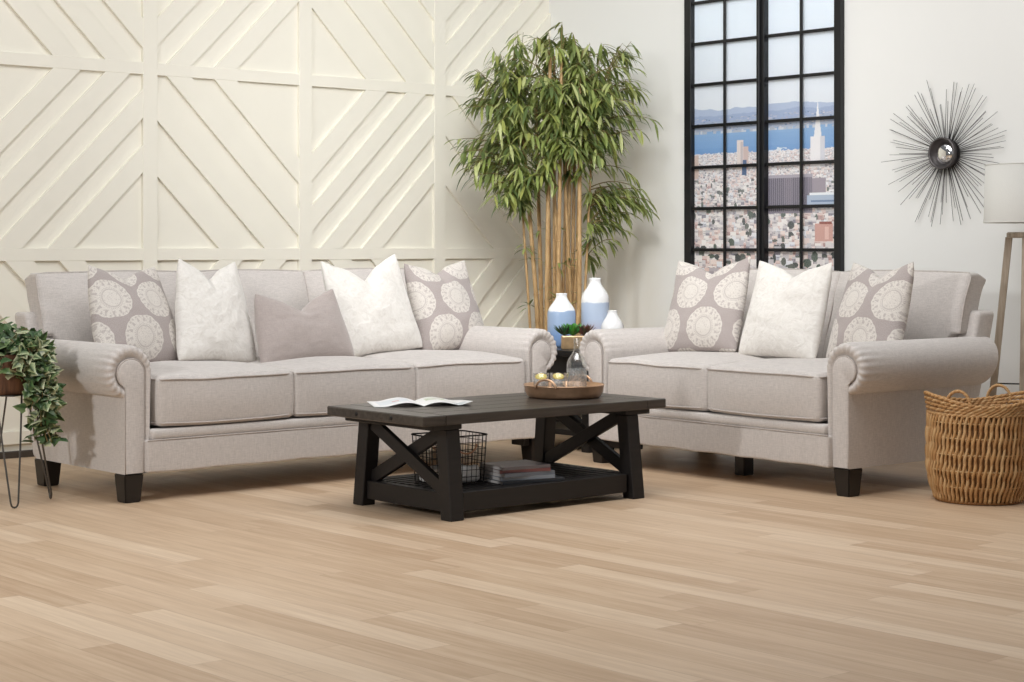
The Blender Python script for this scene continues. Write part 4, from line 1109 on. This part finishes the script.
# ------------------------------------------------------------------ wicker basket
WB = Vector((6.80, 4.665, 0))
wk = thing('wicker_basket', 'large round woven basket with two loop handles next to the loveseat', 'basket', WB)
wr_ = random.Random(4)
def brad(z):                   # body radius by height
    t = z/.40
    return .176+.038*min(1, (t/.35))**.6+.006*math.sin(t*PI)
def rimz(a): return .024*math.cos(2*(a-math.atan2(rgt.y, rgt.x)))
tan = [(214, 172, 120), (202, 158, 104), (222, 184, 132), (190, 144, 92), (214, 176, 126), (182, 136, 86)]
bm = B(); lay = bm.loops.layers.float_color.new('Col'); NSn = 62
for k in range(NSn):
    for ph in (0, 1):
        a0 = 2*PI*(k+.5*ph)/NSn; pts = []; zs = [.012+.372*q/34 for q in range(35)]; c = srgb(*wr_.choice(tan)); pp = wr_.uniform(-.25, .25)
        for z in zs:
            w = math.sin(z/.355*PI*5+PI*ph+pp); r = brad(z)+.004*math.cos(z/.355*PI*5+PI*ph+pp)+.001
            a = a0+w*.030; pts.append((r*math.cos(a), r*math.sin(a), z))
        tube(bm, pts, [.0072+.0014*math.sin(z*60+k) for z in zs], 5, col=c, lay=lay)
for z in (.075, .145, .215, .285, .350):
    tube(bm, [((brad(z)+.004)*math.cos(2*PI*q/72), (brad(z)+.004)*math.sin(2*PI*q/72), z) for q in range(72)], .0030, 5, closed=True, col=srgb(214, 180, 130), lay=lay)
obj('woven_body', bm, MAT['wicker'], wk, True)
bm = B(); lathe(bm, [(0, 0.003), (.168, .003), (.180, .012)]+[(brad(z)-.007, z) for z in (.03, .08, .15, .25, .39)]+[(brad(.39)-.011, .39), (brad(.2)-.012, .2), (.165, .02), (0, .012)], 48)
lay = bm.loops.layers.float_color.new('Col')
for f in bm.faces:
    for l in f.loops: l[lay] = srgb(160, 116, 72)
obj('lining', bm, MAT['wicker'], wk, True)
bm = B(); lay = bm.loops.layers.float_color.new('Col')
for lvl in range(5):
    for ph in (0, 1):
        pts = []
        for q in range(160):
            a = 2*PI*q/160; zz = .385+lvl*.0145+rimz(a)*(lvl/4)**1.0+.0035*math.sin(26*a+PI*ph+lvl); r = brad(.38)+.002+.004*math.cos(26*a+PI*ph+lvl)+.012*(lvl/4)*abs(math.cos(a-math.atan2(rgt.y, rgt.x)))**2
            pts.append((r*math.cos(a), r*math.sin(a), zz))
        tube(bm, pts, .0062, 5, closed=True, col=srgb(*wr_.choice(tan)), lay=lay)
obj('braided_rim', bm, MAT['wicker'], wk, True)
bm = B(); lay = bm.loops.layers.float_color.new('Col'); tube(bm, [((brad(.005)+.003)*math.cos(2*PI*q/72), (brad(.005)+.003)*math.sin(2*PI*q/72), .008) for q in range(72)], .007, 6, closed=True, col=srgb(150, 104, 58), lay=lay)
obj('base_ring', bm, MAT['wicker'], wk, True)
ba = math.atan2(-fwd.y, -fwd.x)
for ang in (ba-rd(38), ba+rd(180)-rd(38)):
    bm = B(); lay = bm.loops.layers.float_color.new('Col'); c = Vector((math.cos(ang), math.sin(ang), 0)); tt = Vector((-c.y, c.x, 0))
    for ph in (0, 1):
        pts = []
        for q in range(41):
            a = PI*q/40; base = c*(.214)+tt*.056*math.cos(a)+Vector((0, 0, .420+.068*math.sin(a)))
            nn = (tt*math.cos(a)+Vector((0, 0, math.sin(a)))); s = 18*a+PI*ph; pts.append(base+nn*.0035*math.cos(s)+c*.0035*math.sin(s))
        tube(bm, pts, .0048, 6, col=srgb(*wr_.choice(tan)), lay=lay)
    obj('handle', bm, MAT['wicker'], wk, True)

# ------------------------------------------------------------------ light
def area(name, loc, tgt, size, power, col=(1, 1, 1), sy=None):
    l = bpy.data.lights.new(name, 'AREA'); l.energy = power; l.size = size; l.color = col
    if sy: l.shape = 'RECTANGLE'; l.size_y = sy
    o = bpy.data.objects.new(name, l); C.objects.link(o); o.location = loc
    o.rotation_euler = (Vector(tgt)-Vector(loc)).to_track_quat('-Z', 'Y').to_euler(); o['kind'] = 'structure'; return o
POW = {'key': 98, 'top': 120, 'left': 9, 'right': 22, 'corner': 4, 'plant': 16.5, 'world': .18}
area('key_softbox', (-.6, 5.3, 2.3), (5.5, 7.0, .8), .35, POW['key'], (1, 1, .995))
area('overhead_fill', (4.6, 5.2, 3.9), (4.9, 5.8, 0), 3.6, POW['top'], (1, 1, .995), 3.2)  # unseen overhead fill, added for even light on seats and floor
area('left_wall_wash', (4.2, 6.9, 3.9), (5.3, 8.95, 1.5), 3.6, POW['left'], (1, 1, .995), .7)  # added wash without a visible source, lifts the panelled wall
area('right_wall_wash', (6.1, 5.2, 3.9), (8.17, 6.5, 1.4), .7, POW['right'], (1, 1, 1), 4.0)  # wash added out of view to brighten the window wall
area('corner_fill', (6.2, 7.2, 4.0), (7.9, 8.7, 1.2), 1.4, POW['corner'], (1, 1, 1), 1.4)  # invented fill that softens the shadows behind the bamboo
pl_ = area('plant_fill', (4.6, 5.3, 3.1), (7.5, 8.3, 1.25), .8, POW['plant'], (1, 1, .995), .8); pl_.data.spread = math.radians(75)  # added out of view to brighten the bamboo and its corner
w = bpy.data.worlds.new('World'); bpy.context.scene.world = w; w.use_nodes = True
w.node_tree.nodes['Background'].inputs[0].default_value = (.97, .98, 1, 1); w.node_tree.nodes['Background'].inputs[1].default_value = POW['world']

# ------------------------------------------------------------------ camera
cam = bpy.data.cameras.new('camera'); co = bpy.data.objects.new('camera', cam); C.objects.link(co)
co.location = (0, 0, 1.1); co.rotation_euler = (PI/2, 0, -math.atan2(.659, .752)); cam.sensor_width = 36; cam.lens = 1830/1024*36; cam.shift_y = -93/1024
cam.clip_end = 60
S = bpy.context.scene; S.camera = co
S.view_settings.view_transform = 'Standard'; S.view_settings.look = 'None'; S.view_settings.gamma = 1; S.view_settings.exposure = 0
S.view_settings.use_curve_mapping = False
